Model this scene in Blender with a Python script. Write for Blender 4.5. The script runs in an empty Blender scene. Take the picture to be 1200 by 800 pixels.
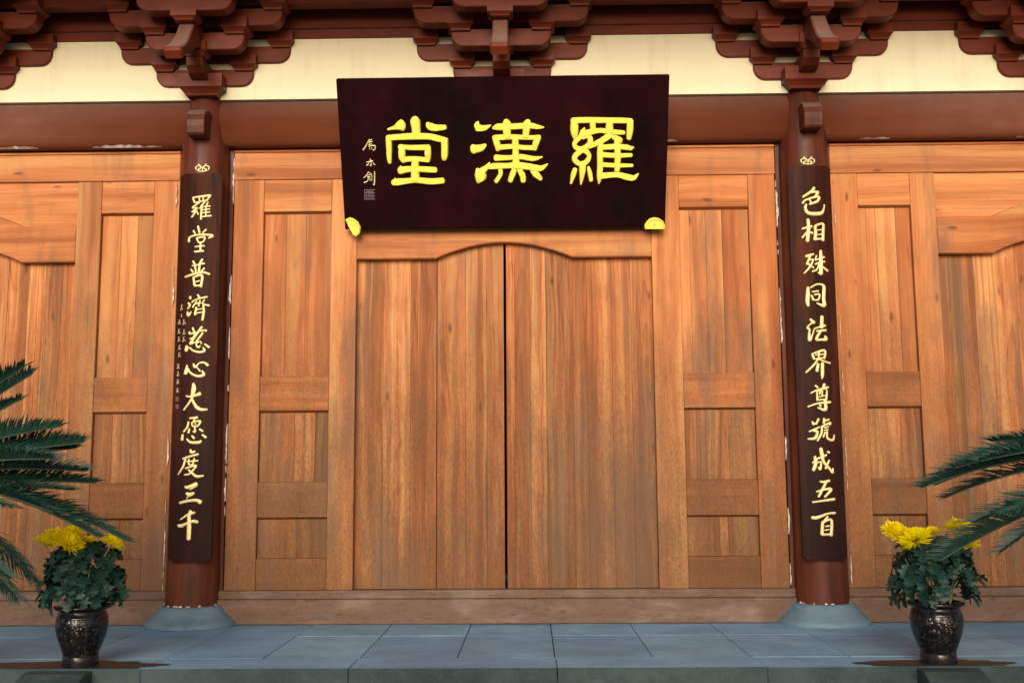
import bpy, bmesh, math, random
from mathutils import Vector, Matrix, noise
random.seed(7)
S = bpy.context.scene
COL = S.collection

# ------------------------------------------------------------------ camera
CAM_F, PITCH, YAW, ROLL = 1262.09, 0.12884, -0.01705, -0.00632
CAM = Vector((0.15715, -6.47246, 0.82789))
_f = Vector((math.sin(YAW)*math.cos(PITCH), math.cos(YAW)*math.cos(PITCH), math.sin(PITCH)))
_r = Vector((math.cos(YAW), -math.sin(YAW), 0)); _u = _r.cross(_f)
RT = _r*math.cos(ROLL)+_u*math.sin(ROLL); UP = -_r*math.sin(ROLL)+_u*math.cos(ROLL); FW = _f
cam = bpy.data.objects.new('camera', bpy.data.cameras.new('camera')); COL.objects.link(cam)
m = Matrix.Identity(4)
for i in range(3):
    m[i][0] = RT[i]; m[i][1] = UP[i]; m[i][2] = -FW[i]; m[i][3] = CAM[i]
cam.matrix_world = m
cam.data.sensor_width = 36; cam.data.lens = CAM_F/1200*36
cam.data.clip_end = 500; S.camera = cam

# ------------------------------------------------------------------ light
SUN_EL, SUN_AZ = math.radians(17), math.radians(-8)   # azimuth measured from straight behind the camera
W = bpy.data.worlds.new('World'); S.world = W; W.use_nodes = True
nt = W.node_tree; nt.nodes.clear()
wo = nt.nodes.new('ShaderNodeOutputWorld'); bg = nt.nodes.new('ShaderNodeBackground'); sk = nt.nodes.new('ShaderNodeTexSky')
sk.sky_type = 'NISHITA'; sk.sun_disc = False; sk.sun_elevation = SUN_EL; sk.sun_rotation = math.pi+SUN_AZ
sk.air_density = 1.0; sk.dust_density = 2.0; sk.ozone_density = 1.2
bg.inputs[1].default_value = 0.13
nt.links.new(sk.outputs[0], bg.inputs[0]); nt.links.new(bg.outputs[0], wo.inputs[0])
sd = bpy.data.lights.new('sun', 'SUN'); sd.energy = 3.2; sd.angle = math.radians(30); sd.color = (1.0, 0.87, 0.72)
so = bpy.data.objects.new('sun', sd); COL.objects.link(so)
sdir = Vector((math.sin(SUN_AZ)*math.cos(SUN_EL), -math.cos(SUN_AZ)*math.cos(SUN_EL), math.sin(SUN_EL)))
so.rotation_euler = sdir.to_track_quat('Z', 'Y').to_euler()
S.view_settings.view_transform = 'Standard'; S.view_settings.look = 'None'
S.view_settings.exposure = 0.06; S.view_settings.gamma = 1.0

# ------------------------------------------------------------------ pixel ray helpers (used only to read real positions)
def ray(u, v):
    return (RT*((u-600)/CAM_F) + UP*(-(v-400)/CAM_F) + FW)
def at(u, v, Y):
    d = ray(u, v); t = (Y-CAM.y)/d.y
    return CAM + d*t

# ------------------------------------------------------------------ node helpers
class N:
    def __init__(s, name):
        s.m = bpy.data.materials.new(name); s.m.use_nodes = True
        s.t = s.m.node_tree; s.t.nodes.clear()
        s.out = s.t.nodes.new('ShaderNodeOutputMaterial'); s.b = s.t.nodes.new('ShaderNodeBsdfPrincipled')
        s.t.links.new(s.b.outputs[0], s.out.inputs[0])
    def n(s, typ, **kw):
        o = s.t.nodes.new('ShaderNode'+typ)
        for k, v in kw.items(): setattr(o, k, v)
        return o
    def l(s, a, b): s.t.links.new(a, b)
    def val(s, sock, v):
        if isinstance(v, bpy.types.NodeSocket): s.l(v, sock)
        elif v is not None: sock.default_value = v
    def math(s, op, a, b=None, c=None, clamp=False):
        o = s.n('Math', operation=op); o.use_clamp = clamp
        s.val(o.inputs[0], a); s.val(o.inputs[1], b)
        if c is not None: s.val(o.inputs[2], c)
        return o.outputs[0]
    def mix(s, f, a, b, mode='MIX'):
        o = s.n('Mix', data_type='RGBA', blend_type=mode)
        s.val(o.inputs[0], f)
        for q, v in ((6, a), (7, b)):
            if isinstance(v, bpy.types.NodeSocket): s.l(v, o.inputs[q])
            else: o.inputs[q].default_value = (*v, 1)
        return o.outputs[2]
    def noise(s, vec, scale=1, detail=4, rough=.55, dist=0):
        o = s.n('TexNoise'); s.l(vec, o.inputs['Vector']); o.inputs['Scale'].default_value = scale
        o.inputs['Detail'].default_value = detail; o.inputs['Roughness'].default_value = rough; o.inputs['Distortion'].default_value = dist
        return o.outputs[0]
    def vor(s, vec, scale, feature='F1', out=0, rnd=1):
        o = s.n('TexVoronoi', feature=feature); s.l(vec, o.inputs['Vector']); o.inputs['Scale'].default_value = scale
        o.inputs['Randomness'].default_value = rnd
        return o.outputs[out]
    def mapv(s, vec, scale=(1,1,1), loc=(0,0,0)):
        o = s.n('Mapping'); s.l(vec, o.inputs[0]); o.inputs['Scale'].default_value = scale; o.inputs['Location'].default_value = loc
        return o.outputs[0]
    def ramp(s, f, stops, interp='LINEAR'):
        o = s.n('ValToRGB'); s.val(o.inputs[0], f); cr = o.color_ramp; cr.interpolation = interp
        while len(cr.elements) < len(stops): cr.elements.new(.5)
        for e, (p, c) in zip(cr.elements, stops):
            e.position = p; e.color = (*c, 1) if len(c) == 3 else c
        return o.outputs[0]
    def rng(s, f, a, b, c=0, d=1):
        o = s.n('MapRange'); o.clamp = True; s.val(o.inputs[0], f)
        for i, v in enumerate((a, b, c, d)): o.inputs[i+1].default_value = v
        return o.outputs[0]
    def bump(s, h, strength=.3, dist=.002, normal=None):
        o = s.n('Bump'); o.inputs['Strength'].default_value = strength; o.inputs['Distance'].default_value = dist
        s.l(h, o.inputs['Height'])
        if normal is not None: s.l(normal, o.inputs['Normal'])
        return o.outputs[0]
    def obj_coord(s, rnd=True):
        tc = s.n('TexCoord'); v = tc.outputs['Object']
        if rnd:
            oi = s.n('ObjectInfo'); sc = s.n('VectorMath', operation='SCALE')
            cb = s.n('CombineXYZ'); s.l(oi.outputs['Random'], cb.inputs[0]); s.l(s.math('MULTIPLY', oi.outputs['Random'], 7.3), cb.inputs[1]); s.l(s.math('MULTIPLY', oi.outputs['Random'], 3.7), cb.inputs[2])
            s.l(cb.outputs[0], sc.inputs[0]); sc.inputs[3].default_value = 9.0
            ad = s.n('VectorMath', operation='ADD'); s.l(v, ad.inputs[0]); s.l(sc.outputs[0], ad.inputs[1]); v = ad.outputs[0]
        return v
    def pos(s): return s.n('NewGeometry').outputs['Position']
    def nz(s):
        x = s.n('SeparateXYZ'); s.l(s.n('NewGeometry').outputs['Normal'], x.inputs[0]); return x.outputs[2]
    def fin(s, color, rough=.5, normal=None, **kw):
        s.val(s.b.inputs['Base Color'], color if isinstance(color, bpy.types.NodeSocket) else (*color, 1))
        s.val(s.b.inputs['Roughness'], rough)
        if normal is not None: s.l(normal, s.b.inputs['Normal'])
        for k, v in kw.items(): s.val(s.b.inputs[k.replace('_', ' ')], v)
        return s.m

def wood(name, horizontal=False, wear_shade=1.0, worn=False, calm=1.0):
    s = N(name)
    v = s.obj_coord(False)
    oi = s.n('ObjectInfo'); R = oi.outputs['Random']
    sx = s.n('SeparateXYZ'); s.l(v, sx.inputs[0])
    A = sx.outputs[2] if horizontal else sx.outputs[0]      # across the grain
    L = sx.outputs[0] if horizontal else sx.outputs[2]      # along the grain
    wl = s.n('CombineXYZ'); s.l(s.math('MULTIPLY', A, 5.0), wl.inputs[0]); s.l(s.math('MULTIPLY', L, 1.5), wl.inputs[1]); s.l(s.math('MULTIPLY', R, 71.0), wl.inputs[2])
    A = s.math('ADD', A, s.math('MULTIPLY', s.math('SUBTRACT', s.noise(wl.outputs[0], 1, 2, .5), .5), .055))   # the grain wanders
    cb = s.n('CombineXYZ'); s.l(A, cb.inputs[0]); s.l(sx.outputs[1], cb.inputs[1]); s.l(L, cb.inputs[2])
    off = s.n('CombineXYZ'); s.l(s.math('MULTIPLY', R, 91.0), off.inputs[0]); s.l(s.math('MULTIPLY', R, 47.0), off.inputs[1]); s.l(s.math('MULTIPLY', R, 63.0), off.inputs[2])
    ad = s.n('VectorMath', operation='ADD'); s.l(cb.outputs[0], ad.inputs[0]); s.l(off.outputs[0], ad.inputs[1]); p = ad.outputs[0]
    # growth rings cut nearly along the trunk: long flames and straight lines
    wob = s.noise(s.mapv(p, (5, 5, .9)), 1, 3, .5)
    wob2 = s.noise(s.mapv(p, (2.0, 2, .45)), 1, 1, .5)
    dx = s.math('ADD', A, s.math('MULTIPLY', s.math('SUBTRACT', wob, .5), .10))
    dx = s.math('ADD', dx, s.math('MULTIPLY', s.math('SUBTRACT', R, .5), .16))
    dz = s.math('ADD', s.math('MULTIPLY', L, .022), s.math('MULTIPLY', s.math('SUBTRACT', wob2, .42), .30))
    rr = s.math('SQRT', s.math('ADD', s.math('MULTIPLY', dx, dx), s.math('MULTIPLY', dz, dz)))
    ring = s.math('FRACT', s.math('MULTIPLY', rr, 46.0))
    ringc = s.math('MULTIPLY', s.math('POWER', ring, 2.0), s.rng(rr, .0, .12, 1, .55))
    fib = s.noise(s.mapv(p, (210, 210, 5)), 1, 3, .6)
    str1 = s.noise(s.mapv(p, (26, 26, .9) if calm == 1 else (13, 13, .8)), 1, 4, .6)
    str2 = s.noise(s.mapv(p, (9, 9, .35), (3, 1, 5)), 1, 2, .5)
    pores = s.noise(s.mapv(p, (420, 420, 38)), 1, 2, .7)
    f = s.math('ADD', s.math('MULTIPLY', str1, .55), s.math('MULTIPLY', s.math('SUBTRACT', s.math('MULTIPLY', fib, 1.5), .25), .25))
    f = s.math('ADD', f, s.math('MULTIPLY', str2, .35))
    f = s.math('SUBTRACT', f, s.math('MULTIPLY', ringc, .13 if calm == 1 else .085))
    if calm < 1: f = s.math('ADD', s.math('MULTIPLY', s.math('SUBTRACT', f, .53), calm), .535)
    c = s.ramp(f, [(.36, (.15, .042, .014)), (.45, (.350, .110, .034)), (.54, (.475, .170, .058)), (.68, (.575, .265, .105))])
    # sapwood bands and dark mineral streaks
    c = s.mix(s.rng(str2, .56, .64, 0, .6), c, (.57, .30, .105))
    c = s.mix(s.rng(str2, .47, .36, 0, .65), c, (.25, .075, .018))
    lam = s.noise(s.mapv(p, (27, 27, .40), (2, 8, 6)), 1, 1, .4)      # glued lamellae, each its own shade
    c = s.mix(s.rng(lam, .56, .60, 0, .46 if calm == 1 else .10), c, (.24, .085, .025))
    c = s.mix(s.rng(lam, .42, .38, 0, .55 if calm == 1 else .12), c, (.58, .31, .115))
    dk = s.noise(s.mapv(p, (34, 34, .9), (7, 2, 1)), 1, 5, .65, .4)
    c = s.mix(s.rng(dk, .56, .70, 0, .72 if calm == 1 else .42), c, (.19, .10, .055))
    blot = s.noise(s.mapv(p, (3.2, 3.2, 1.3), (1, 5, 9)), 1, 4, .6)
    c = s.mix(s.rng(blot, .35, .7, .22, 0), c, (.30, .10, .035))
    # little knots
    kn = s.vor(s.mapv(p, (8.0, 8.0, 2.6)), 1)
    c = s.mix(s.rng(kn, .05, .11, .75, 0), c, (.11, .035, .012))
    tone = s.mix(1.0, c, oi.outputs['Color'], 'MULTIPLY'); c = tone
    # wear: dirt and speckle on the lower wood, with weaker light there painted in
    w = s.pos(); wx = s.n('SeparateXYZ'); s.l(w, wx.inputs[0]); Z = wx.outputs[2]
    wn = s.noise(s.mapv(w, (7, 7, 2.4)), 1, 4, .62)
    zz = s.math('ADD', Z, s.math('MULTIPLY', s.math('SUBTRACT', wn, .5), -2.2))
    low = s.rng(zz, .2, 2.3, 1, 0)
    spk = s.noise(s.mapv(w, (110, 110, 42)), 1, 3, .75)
    c = s.mix(s.math('MULTIPLY', s.rng(spk, .42, .62), s.math('MULTIPLY', low, .66*wear_shade)), c, (.060, .028, .017))
    c = s.mix(s.math('MULTIPLY', low, .74*wear_shade), c, (.115, .058, .028))
    sc2 = s.noise(s.mapv(w, (14, 14, 9), (4, 4, 4)), 1, 5, .7)
    c = s.mix(s.math('MULTIPLY', s.rng(sc2, .60, .70), .22), c, (.20, .105, .06))
    if worn:
        g = s.noise(s.mapv(w, (5, 5, 26)), 1, 5, .7)
        c = s.mix(s.rng(g, .3, .7, .50, .97), c, (.125, .086, .070))
        g2 = s.noise(s.mapv(w, (16, 16, 60), (3, 0, 0)), 1, 4, .75)
        c = s.mix(s.rng(g2, .52, .68, 0, .7), c, (.055, .033, .026))
        g3 = s.noise(s.mapv(w, (3, 3, 8), (9, 0, 0)), 1, 3, .6)
        c = s.mix(s.rng(g3, .5, .7, 0, .55), c, (.27, .205, .17))
    h = s.math('ADD', s.math('MULTIPLY', fib, .6), s.math('MULTIPLY', pores, .4))
    nb = s.bump(h, .35, .0012)
    nb = s.bump(s.noise(s.mapv(p, (6, 6, 1.2)), 1, 2), .5, .006, nb)
    rgh = s.rng(s.math('ADD', pores, low), .3, 1.5, .50, .80)
    smk = s.noise(s.mapv(w, (3.6, 3.6, .8), (2, 2, 7)), 1, 5, .65)
    c = s.mix(s.rng(s.math('ADD', smk, s.math('MULTIPLY', low, .10)), .55, .70, 0, .55), c, (.125, .082, .058))
    if not horizontal: c = s.mix(s.math('MULTIPLY', s.rng(s.noise(s.mapv(w, (22, 22, .7), (5, 5, 1)), 1, 4, .6), .56, .68), .35), c, (.20, .13, .08))
    return s.fin(c, rgh, nb, Specular_IOR_Level=.14)

def lacquer(name, col, dark, dust=.6, rough=.42, streak=0.4, vert=True, d0=.25, d1=.85):
    s = N(name); v = s.obj_coord(True); oi = s.n('ObjectInfo')
    a = s.noise(s.mapv(v, (14, 14, 1.4) if vert else (1.4, 14, 14)), 1, 4, .6)
    b = s.noise(v, 3.5, 5, .62)
    c = s.mix(s.math('MULTIPLY', s.rng(a, .35, .68), streak), col, dark)
    c = s.mix(s.rng(b, .4, .7, 0, .4), c, dark)
    chip = s.noise(v, 55, 3, .7)
    c = s.mix(s.rng(chip, .71, .74, 0, .5), c, (.26, .12, .08))
    if not vert: c = s.mix(s.rng(s.noise(s.mapv(v, (2.5, 40, 40)), 1, 4, .7), .60, .74, 0, .35), c, (.05, .018, .012))
    if dust:
        dn = s.noise(v, 18, 4, .65)
        d = s.math('MULTIPLY', s.rng(s.nz(), d0, d1), s.rng(dn, .2, .6, .55, 1))
        c = s.mix(s.math('MULTIPLY', d, dust), c, (.30, .265, .235))
    nb = s.bump(s.noise(s.mapv(v, (60, 60, 8) if vert else (8, 60, 60)), 1, 3), .18, .0015)
    nb = s.bump(s.noise(v, 7, 3), .35, .005, nb)
    return s.fin(c, s.rng(b, .3, .7, rough-.07, rough+.16), nb, Specular_IOR_Level=.16)

M = {}
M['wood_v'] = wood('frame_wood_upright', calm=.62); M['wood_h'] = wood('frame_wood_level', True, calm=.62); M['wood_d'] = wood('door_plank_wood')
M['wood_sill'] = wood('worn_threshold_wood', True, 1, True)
M['beam'] = lacquer('lacquered_beam', (.150, .040, .017), (.090, .025, .012), .38, .5, .35, False, .02, .75)
M['bracket'] = lacquer('lacquered_bracket', (.165, .029, .012), (.055, .010, .005), .6, .36, .4, False)
M['column'] = lacquer('lacquered_column', (.135, .034, .016), (.042, .012, .008), .5, .36, .9, True)

s = N('cream_plaster'); v = s.pos()
c = s.mix(s.rng(s.noise(v, 2.2, 5, .6), .35, .7, 0, .35), (.84, .77, .56), (.76, .67, .45))
c = s.mix(s.rng(s.noise(s.mapv(v, (9, 9, 1.3)), 1, 4, .65), .52, .78, 0, .42), c, (.52, .44, .29))
c = s.mix(s.rng(s.noise(v, 60, 3, .7), .70, .76, 0, .35), c, (.35, .28, .17))
M['plaster'] = s.fin(c, .85, s.bump(s.noise(v, 40, 4), .15, .002))

s = N('white_filler'); v = s.pos()
M['filler'] = s.fin(s.mix(s.rng(s.noise(v, 40, 3), .4, .65), (.72, .64, .58), (.42, .33, .27)), .85)

s = N('plaque_lacquer'); v = s.obj_coord(False)
c = s.mix(s.rng(s.noise(s.mapv(v, (3, 3, 1)), 1, 5, .6), .4, .75), (.007, .0022, .003), (.024, .003, .0045))
c = s.mix(s.rng(s.noise(v, 26, 4, .75), .66, .78, 0, .3), c, (.05, .04, .045))
M['plaque'] = s.fin(c, s.rng(s.noise(v, 9, 4), .3, .7, .30, .48), s.bump(s.noise(v, 5, 3), .2, .004), Specular_IOR_Level=.06)

s = N('couplet_board'); v = s.obj_coord(True)
a = s.noise(s.mapv(v, (30, 30, 1.2)), 1, 4, .6); b = s.noise(s.mapv(v, (8, 8, 1.5)), 1, 3, .6)
c = s.mix(s.rng(a, .35, .7), (.016, .0038, .0024), (.050, .0095, .004))
c = s.mix(s.rng(b, .52, .72, 0, .6), c, (.12, .027, .008))
w = s.pos(); wx = s.n('SeparateXYZ'); s.l(w, wx.inputs[0])
c = s.mix(s.rng(s.math('ADD', wx.outputs[2], s.math('MULTIPLY', a, .8)), .9, 2.6, .75, 0), c, (.013, .007, .0065))
M['couplet'] = s.fin(c, s.rng(b, .3, .7, .34, .5), s.bump(s.noise(s.mapv(v, (90, 90, 6)), 1, 3), .25, .0015), Specular_IOR_Level=.05)

def gold(name, c1, c2, metal, rough, scale=70):
    s = N(name); v = s.obj_coord(False)
    n1 = s.noise(v, scale, 4, .65)
    c = s.mix(s.rng(n1, .35, .7), c1, c2)
    c = s.mix(s.rng(s.noise(v, scale*1.6, 2, .6), .70, .75, 0, .8), c, (.12, .07, .02))
    return s.fin(c, rough, s.bump(n1, .35, .0015), Metallic=metal)
M['gold_big'] = gold('gold_paint', (.97, .86, .14), (.92, .72, .08), 0.0, .42, 60)
M['gold'] = gold('gold_leaf', (.97, .88, .50), (.85, .62, .16), .35, .34, 120)
M['gold_pale'] = gold('pale_gilt', (.80, .74, .42), (.60, .52, .22), .2, .4, 160)
M['seal'] = N('seal_print').fin((.14, .10, .11), .6)
M['ink_pale'] = N('inscription_gilt').fin((.42, .36, .24), .5)

def stone(name, c1, c2, c3, rough, wet=False, sc=1.0):
    s = N(name); v = s.pos(); oi = s.n('ObjectInfo')
    a = s.noise(v, 3.1*sc, 6, .65); b = s.noise(v, 34*sc, 5, .7); d = s.noise(s.mapv(v, (1.6, 5.5, 5.5)), 1, 5, .6)
    c = s.mix(s.rng(a, .35, .68), c1, c2)
    c = s.mix(s.rng(d, .45, .75, 0, .6), c, c3)
    c = s.mix(s.rng(b, .5, .75, 0, .35), c, tuple(x*.55 for x in c1))
    c = s.mix(1.0, c, oi.outputs['Color'], 'MULTIPLY')
    dt = s.noise(v, 5.5, 6, .75); c = s.mix(s.rng(dt, .54, .68, 0, .5), c, tuple(x*.5 for x in c1))
    dt2 = s.noise(v, 1.7, 5, .7); c = s.mix(s.rng(dt2, .48, .62, 0, .35), c, tuple(min(1, x*1.35) for x in c2))
    sp = s.noise(v, 210, 2, .6)
    c = s.mix(s.rng(sp, .68, .74, 0, .4), c, (.35, .38, .40))
    pit = s.vor(v, 95); c = s.mix(s.rng(pit, .08, .16, .55, 0), c, tuple(x*.4 for x in c1))
    nb = s.bump(s.noise(v, 60, 5, .7), .6, .003); nb = s.bump(a, .35, .008, nb)
    return s.fin(c, s.rng(a, .3, .7, rough-.12, rough+.1), nb, Specular_IOR_Level=.25)
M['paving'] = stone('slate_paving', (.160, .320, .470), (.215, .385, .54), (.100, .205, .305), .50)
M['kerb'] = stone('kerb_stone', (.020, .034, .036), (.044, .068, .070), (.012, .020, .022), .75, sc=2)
M['base'] = stone('column_base_stone', (.095, .155, .20), (.14, .21, .26), (.06, .10, .13), .7)
M['joint'] = N('joint_mortar').fin((.028, .036, .040), .9)
M['yard'] = stone('courtyard_stone', (.14, .15, .14), (.20, .21, .20), (.09, .10, .09), .8, sc=.7)
M['dark_wood'] = lacquer('dark_timber', (.085, .026, .017), (.045, .015, .011), .4, .5, .4, False)

s = N('damp_stain'); v = s.pos()
c = s.mix(s.rng(s.noise(v, 14, 4), .35, .65), (.012, .010, .010), (.026, .019, .016))
M['damp'] = s.fin(c, .5, s.bump(s.noise(v, 25, 3), .1, .002), Specular_IOR_Level=.55)

s = N('glazed_pot'); v = s.obj_coord(False)
M['pot_plain'] = s.fin(s.mix(s.rng(s.noise(v, 30, 3), .4, .7), (.006, .006, .009), (.016, .012, .012)), .10, s.bump(s.noise(v, 16, 2), .12, .003), Specular_IOR_Level=.32)
s = N('glazed_pot_floral'); v = s.obj_coord(False)
wv = s.n('VectorMath', operation='ADD'); s.l(v, wv.inputs[0])
nn = s.n('TexNoise'); s.l(v, nn.inputs['Vector']); nn.inputs['Scale'].default_value = 38
scn = s.n('VectorMath', operation='SCALE'); s.l(nn.outputs['Color'], scn.inputs[0]); scn.inputs[3].default_value = .022; s.l(scn.outputs[0], wv.inputs[1])
f1 = s.vor(wv.outputs[0], 62); f2 = s.vor(wv.outputs[0], 62, 'DISTANCE_TO_EDGE'); f3 = s.vor(wv.outputs[0], 22)
pat = s.math('MULTIPLY', s.rng(f1, .10, .55, 1, 0), s.rng(f2, .03, .12)); pat = s.math('MULTIPLY', pat, s.rng(f3, .45, .8, 1, .15))
c = s.mix(s.math('MULTIPLY', s.rng(pat, .10, .7), .5), (.005, .005, .007), (.060, .041, .028))
M['pot'] = s.fin(c, .16, s.bump(pat, .6, .004), Specular_IOR_Level=.4)
s = N('potting_soil'); v = s.pos(); M['soil'] = s.fin(s.mix(s.noise(v, 90, 4), (.012, .009, .006), (.05, .035, .02)), .95, s.bump(s.noise(v, 90, 4), 1, .008))

def leafmat(name, c1, c2, sc=14, rough=.42, trans=.12):
    s = N(name); v = s.obj_coord(True); oi = s.n('ObjectInfo')
    c = s.mix(s.rng(s.noise(v, sc, 3), .35, .68), c1, c2)
    c = s.mix(s.math('MULTIPLY', oi.outputs['Random'], .5), c, tuple(x*.55 for x in c1))
    return s.fin(c, rough, s.bump(s.noise(v, sc*6, 3), .3, .002), Specular_IOR_Level=.45)
M['leaf'] = leafmat('chrysanthemum_leaf', (.006, .036, .026), (.014, .058, .040), 20, .5)
M['frond'] = leafmat('cycad_leaflet', (.012, .055, .044), (.030, .090, .068), 5, .42)
s = N('cycad_leaflet'); v = s.obj_coord(True)
c = s.mix(s.rng(s.noise(v, 6, 3), .35, .65), (.007, .034, .028), (.022, .068, .048))
c = s.mix(s.rng(s.noise(v, 45, 2), .62, .72, 0, .6), c, (.055, .075, .035))
c = s.mix(s.rng(s.noise(v, 80, 2, .5), .70, .76, 0, .8), c, (.13, .085, .035))
M['frond'] = s.fin(c, .5, Specular_IOR_Level=.3)
M['rachis'] = leafmat('cycad_midrib', (.030, .060, .040), (.05, .08, .045), 8, .5)
M['stem'] = leafmat('plant_stem', (.16, .15, .07), (.22, .20, .10), 30, .6)
s = N('yellow_petal'); v = s.obj_coord(False)
M['petal'] = s.fin(s.mix(s.rng(s.noise(v, 60, 2), .3, .7), (1.0, .93, .004), (1.0, .80, .004)), .5, Specular_IOR_Level=.2)
tr_ = s.n('BsdfTranslucent'); tr_.inputs[0].default_value = (1.0, .88, .01, 1); mx_ = s.n('MixShader'); mx_.inputs[0].default_value = .42
s.l(s.b.outputs[0], mx_.inputs[1]); s.l(tr_.outputs[0], mx_.inputs[2]); s.l(mx_.outputs[0], s.out.inputs[0])
s = N('cycad_bark'); v = s.pos()
M['bark'] = s.fin(s.mix(s.noise(v, 30, 4), (.035, .025, .016), (.11, .08, .05)), .95, s.bump(s.vor(v, 30), 1, .02))

# ------------------------------------------------------------------ mesh helpers
def tag(o, label=None, cat=None, group=None, kind=None):
    for k, v in (('label', label), ('category', cat), ('group', group), ('kind', kind)):
        if v: o[k] = v
    return o
def empty(name, loc, label, cat, group=None):
    o = bpy.data.objects.new(name, None); o.empty_display_size = .1; COL.objects.link(o); o.location = loc
    return tag(o, label, cat, group)
def mo(name, verts, faces, mat, parent=None, origin=None, color=None, smooth=False):
    vs = [Vector(v) for v in verts]
    if origin is None:
        mn = Vector([min(v[i] for v in vs) for i in range(3)]); mx = Vector([max(v[i] for v in vs) for i in range(3)])
        origin = (mn+mx)/2
    origin = Vector(origin)
    me = bpy.data.meshes.new(name); me.from_pydata([v-origin for v in vs], [], faces); me.materials.append(mat)
    if smooth:
        for p in me.polygons: p.use_smooth = True
    o = bpy.data.objects.new(name, me); COL.objects.link(o)
    if parent is not None:
        o.parent = parent; o.location = origin-parent.location
    else: o.location = origin
    if color: o.color = (*color, 1) if len(color) == 3 else color
    return o
def from_bm(name, bm, mat, parent=None, origin=(0,0,0), smooth=False, color=None):
    bmesh.ops.recalc_face_normals(bm, faces=bm.faces)
    vs = [v.co.copy() for v in bm.verts]; bm.verts.index_update(); fs = [[v.index for v in f.verts] for f in bm.faces]; bm.free()
    return mo(name, vs, fs, mat, parent, origin, color, smooth)
def bmbox(bm, c0, c1):
    g = bmesh.ops.create_cube(bm, size=1)
    c0 = Vector(c0); c1 = Vector(c1)
    for v in g['verts']:
        v.co = Vector([(c0[i]+c1[i])/2 + v.co[i]*(c1[i]-c0[i]) for i in range(3)])
    return g['verts']
def box(name, x0, x1, y0, y1, z0, z1, mat, parent=None, bev=.003, color=None, seg=1):
    bm = bmesh.new(); bmbox(bm, (min(x0,x1), y0, z0), (max(x0,x1), y1, z1))
    if bev: bmesh.ops.bevel(bm, geom=bm.edges[:], offset=bev, segments=seg, affect='EDGES', profile=.5)
    return from_bm(name, bm, mat, parent, ((x0+x1)/2, (y0+y1)/2, (z0+z1)/2), color=color)
def prism(name, prof, axis, a0, a1, mat, parent=None, bev=.003, color=None, smooth=False):
    """extrude a closed 2D profile; axis 'y': prof=(x,z); axis 'x': prof=(y,z)"""
    bm = bmesh.new()
    def P(q, a): return (q[0], a, q[1]) if axis == 'y' else (a, q[0], q[1])
    A = [bm.verts.new(P(q, a0)) for q in prof]; B = [bm.verts.new(P(q, a1)) for q in prof]
    fa = bm.faces.new(A); fb = bm.faces.new(B[::-1]); n = len(prof)
    for i in range(n): bm.faces.new((A[i], B[i], B[(i+1) % n], A[(i+1) % n]))
    bmesh.ops.recalc_face_normals(bm, faces=bm.faces)
    if bev: bmesh.ops.bevel(bm, geom=list(fa.edges)+list(fb.edges), offset=bev*1.3 if mat is M['bracket'] else bev, segments=1, affect='EDGES')
    bmesh.ops.triangulate(bm, faces=[f for f in bm.faces if len(f.verts) > 4])
    xs = [v.co for v in bm.verts]
    org = Vector([(min(v[i] for v in xs)+max(v[i] for v in xs))/2 for i in range(3)])
    return from_bm(name, bm, mat, parent, org, color=color)
def lathe(name, prof, cx, cy, mat, parent=None, seg=48, z0=0):
    vs = []; fs = []
    for r, z in prof:
        for k in range(seg):
            a = 2*math.pi*k/seg; vs.append((cx+r*math.cos(a), cy+r*math.sin(a), z0+z))
    for i in range(len(prof)-1):
        for k in range(seg):
            k2 = (k+1) % seg; fs.append((i*seg+k, i*seg+k2, (i+1)*seg+k2, (i+1)*seg+k))
    return mo(name, vs, fs, mat, parent, (cx, cy, z0), smooth=True)
def tube(vs, fs, pts, rad, seg=6):
    base = len(vs); pts = [Vector(p) for p in pts]
    for i, p in enumerate(pts):
        t = (pts[min(i+1, len(pts)-1)]-pts[max(i-1, 0)]).normalized()
        a = t.cross(Vector((0, .3, 1))).normalized() if abs(t.z) < .95 else t.cross(Vector((1, 0, 0))).normalized()
        b = t.cross(a); r = rad[i] if isinstance(rad, (list, tuple)) else rad
        for k in range(seg):
            q = 2*math.pi*k/seg; vs.append(p+a*math.cos(q)*r+b*math.sin(q)*r)
    for i in range(len(pts)-1):
        for k in range(seg):
            k2 = (k+1) % seg; fs.append((base+i*seg+k, base+i*seg+k2, base+(i+1)*seg+k2, base+(i+1)*seg+k))
def rc(a=.12, warm=.05):
    t = 1+random.uniform(-a, a); w = random.uniform(-warm, warm)
    return (t*(1+w*.4), t, t*(1-w))

# ------------------------------------------------------------------ ground, platform
yard = box('ground', -150, 150, -150, 150, -1.1, -.9, M['yard'], None, 0); yard['kind'] = 'structure'
plat = box('platform', -5.6, 5.6, -1.50, 5.0, -1.0, -.050, M['joint'], None, 0); plat['kind'] = 'structure'
XJ = [.2615+.4635*k for k in range(-12, 12)]
YR = [(-.483, .30), (-1.224, -.483)]
for (ya, yb) in YR:
    for i in range(len(XJ)-1):
        dz = random.uniform(-.0012, .0012)
        box('paving_stone', XJ[i]+.0025, XJ[i+1]-.0025, ya+.0025, yb-.0025, -.049, dz, M['paving'], plat, .0016, rc(.10, .04))
KX = [.266+.9365*k for k in range(-7, 7)]
for i in range(len(KX)-1):
    box('kerb_stone', KX[i]+.002, KX[i+1]-.002, -1.513, -1.2265, -.16, random.uniform(-.0012, .0012), M['paving'], plat, .0028, rc(.08, .03))
for i in range(len(KX)-1):
    for r in range(5):
        if KX[i+1] < -2.1 or KX[i] > 2.1 or r == 0:
            box('facing_stone', KX[i]+.002, KX[i+1]-.002, -1.508-.0, -1.40, -.165-.15*(r+1), -.164-.15*r, M['kerb'], plat, .005, rc(.15, .03))
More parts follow.
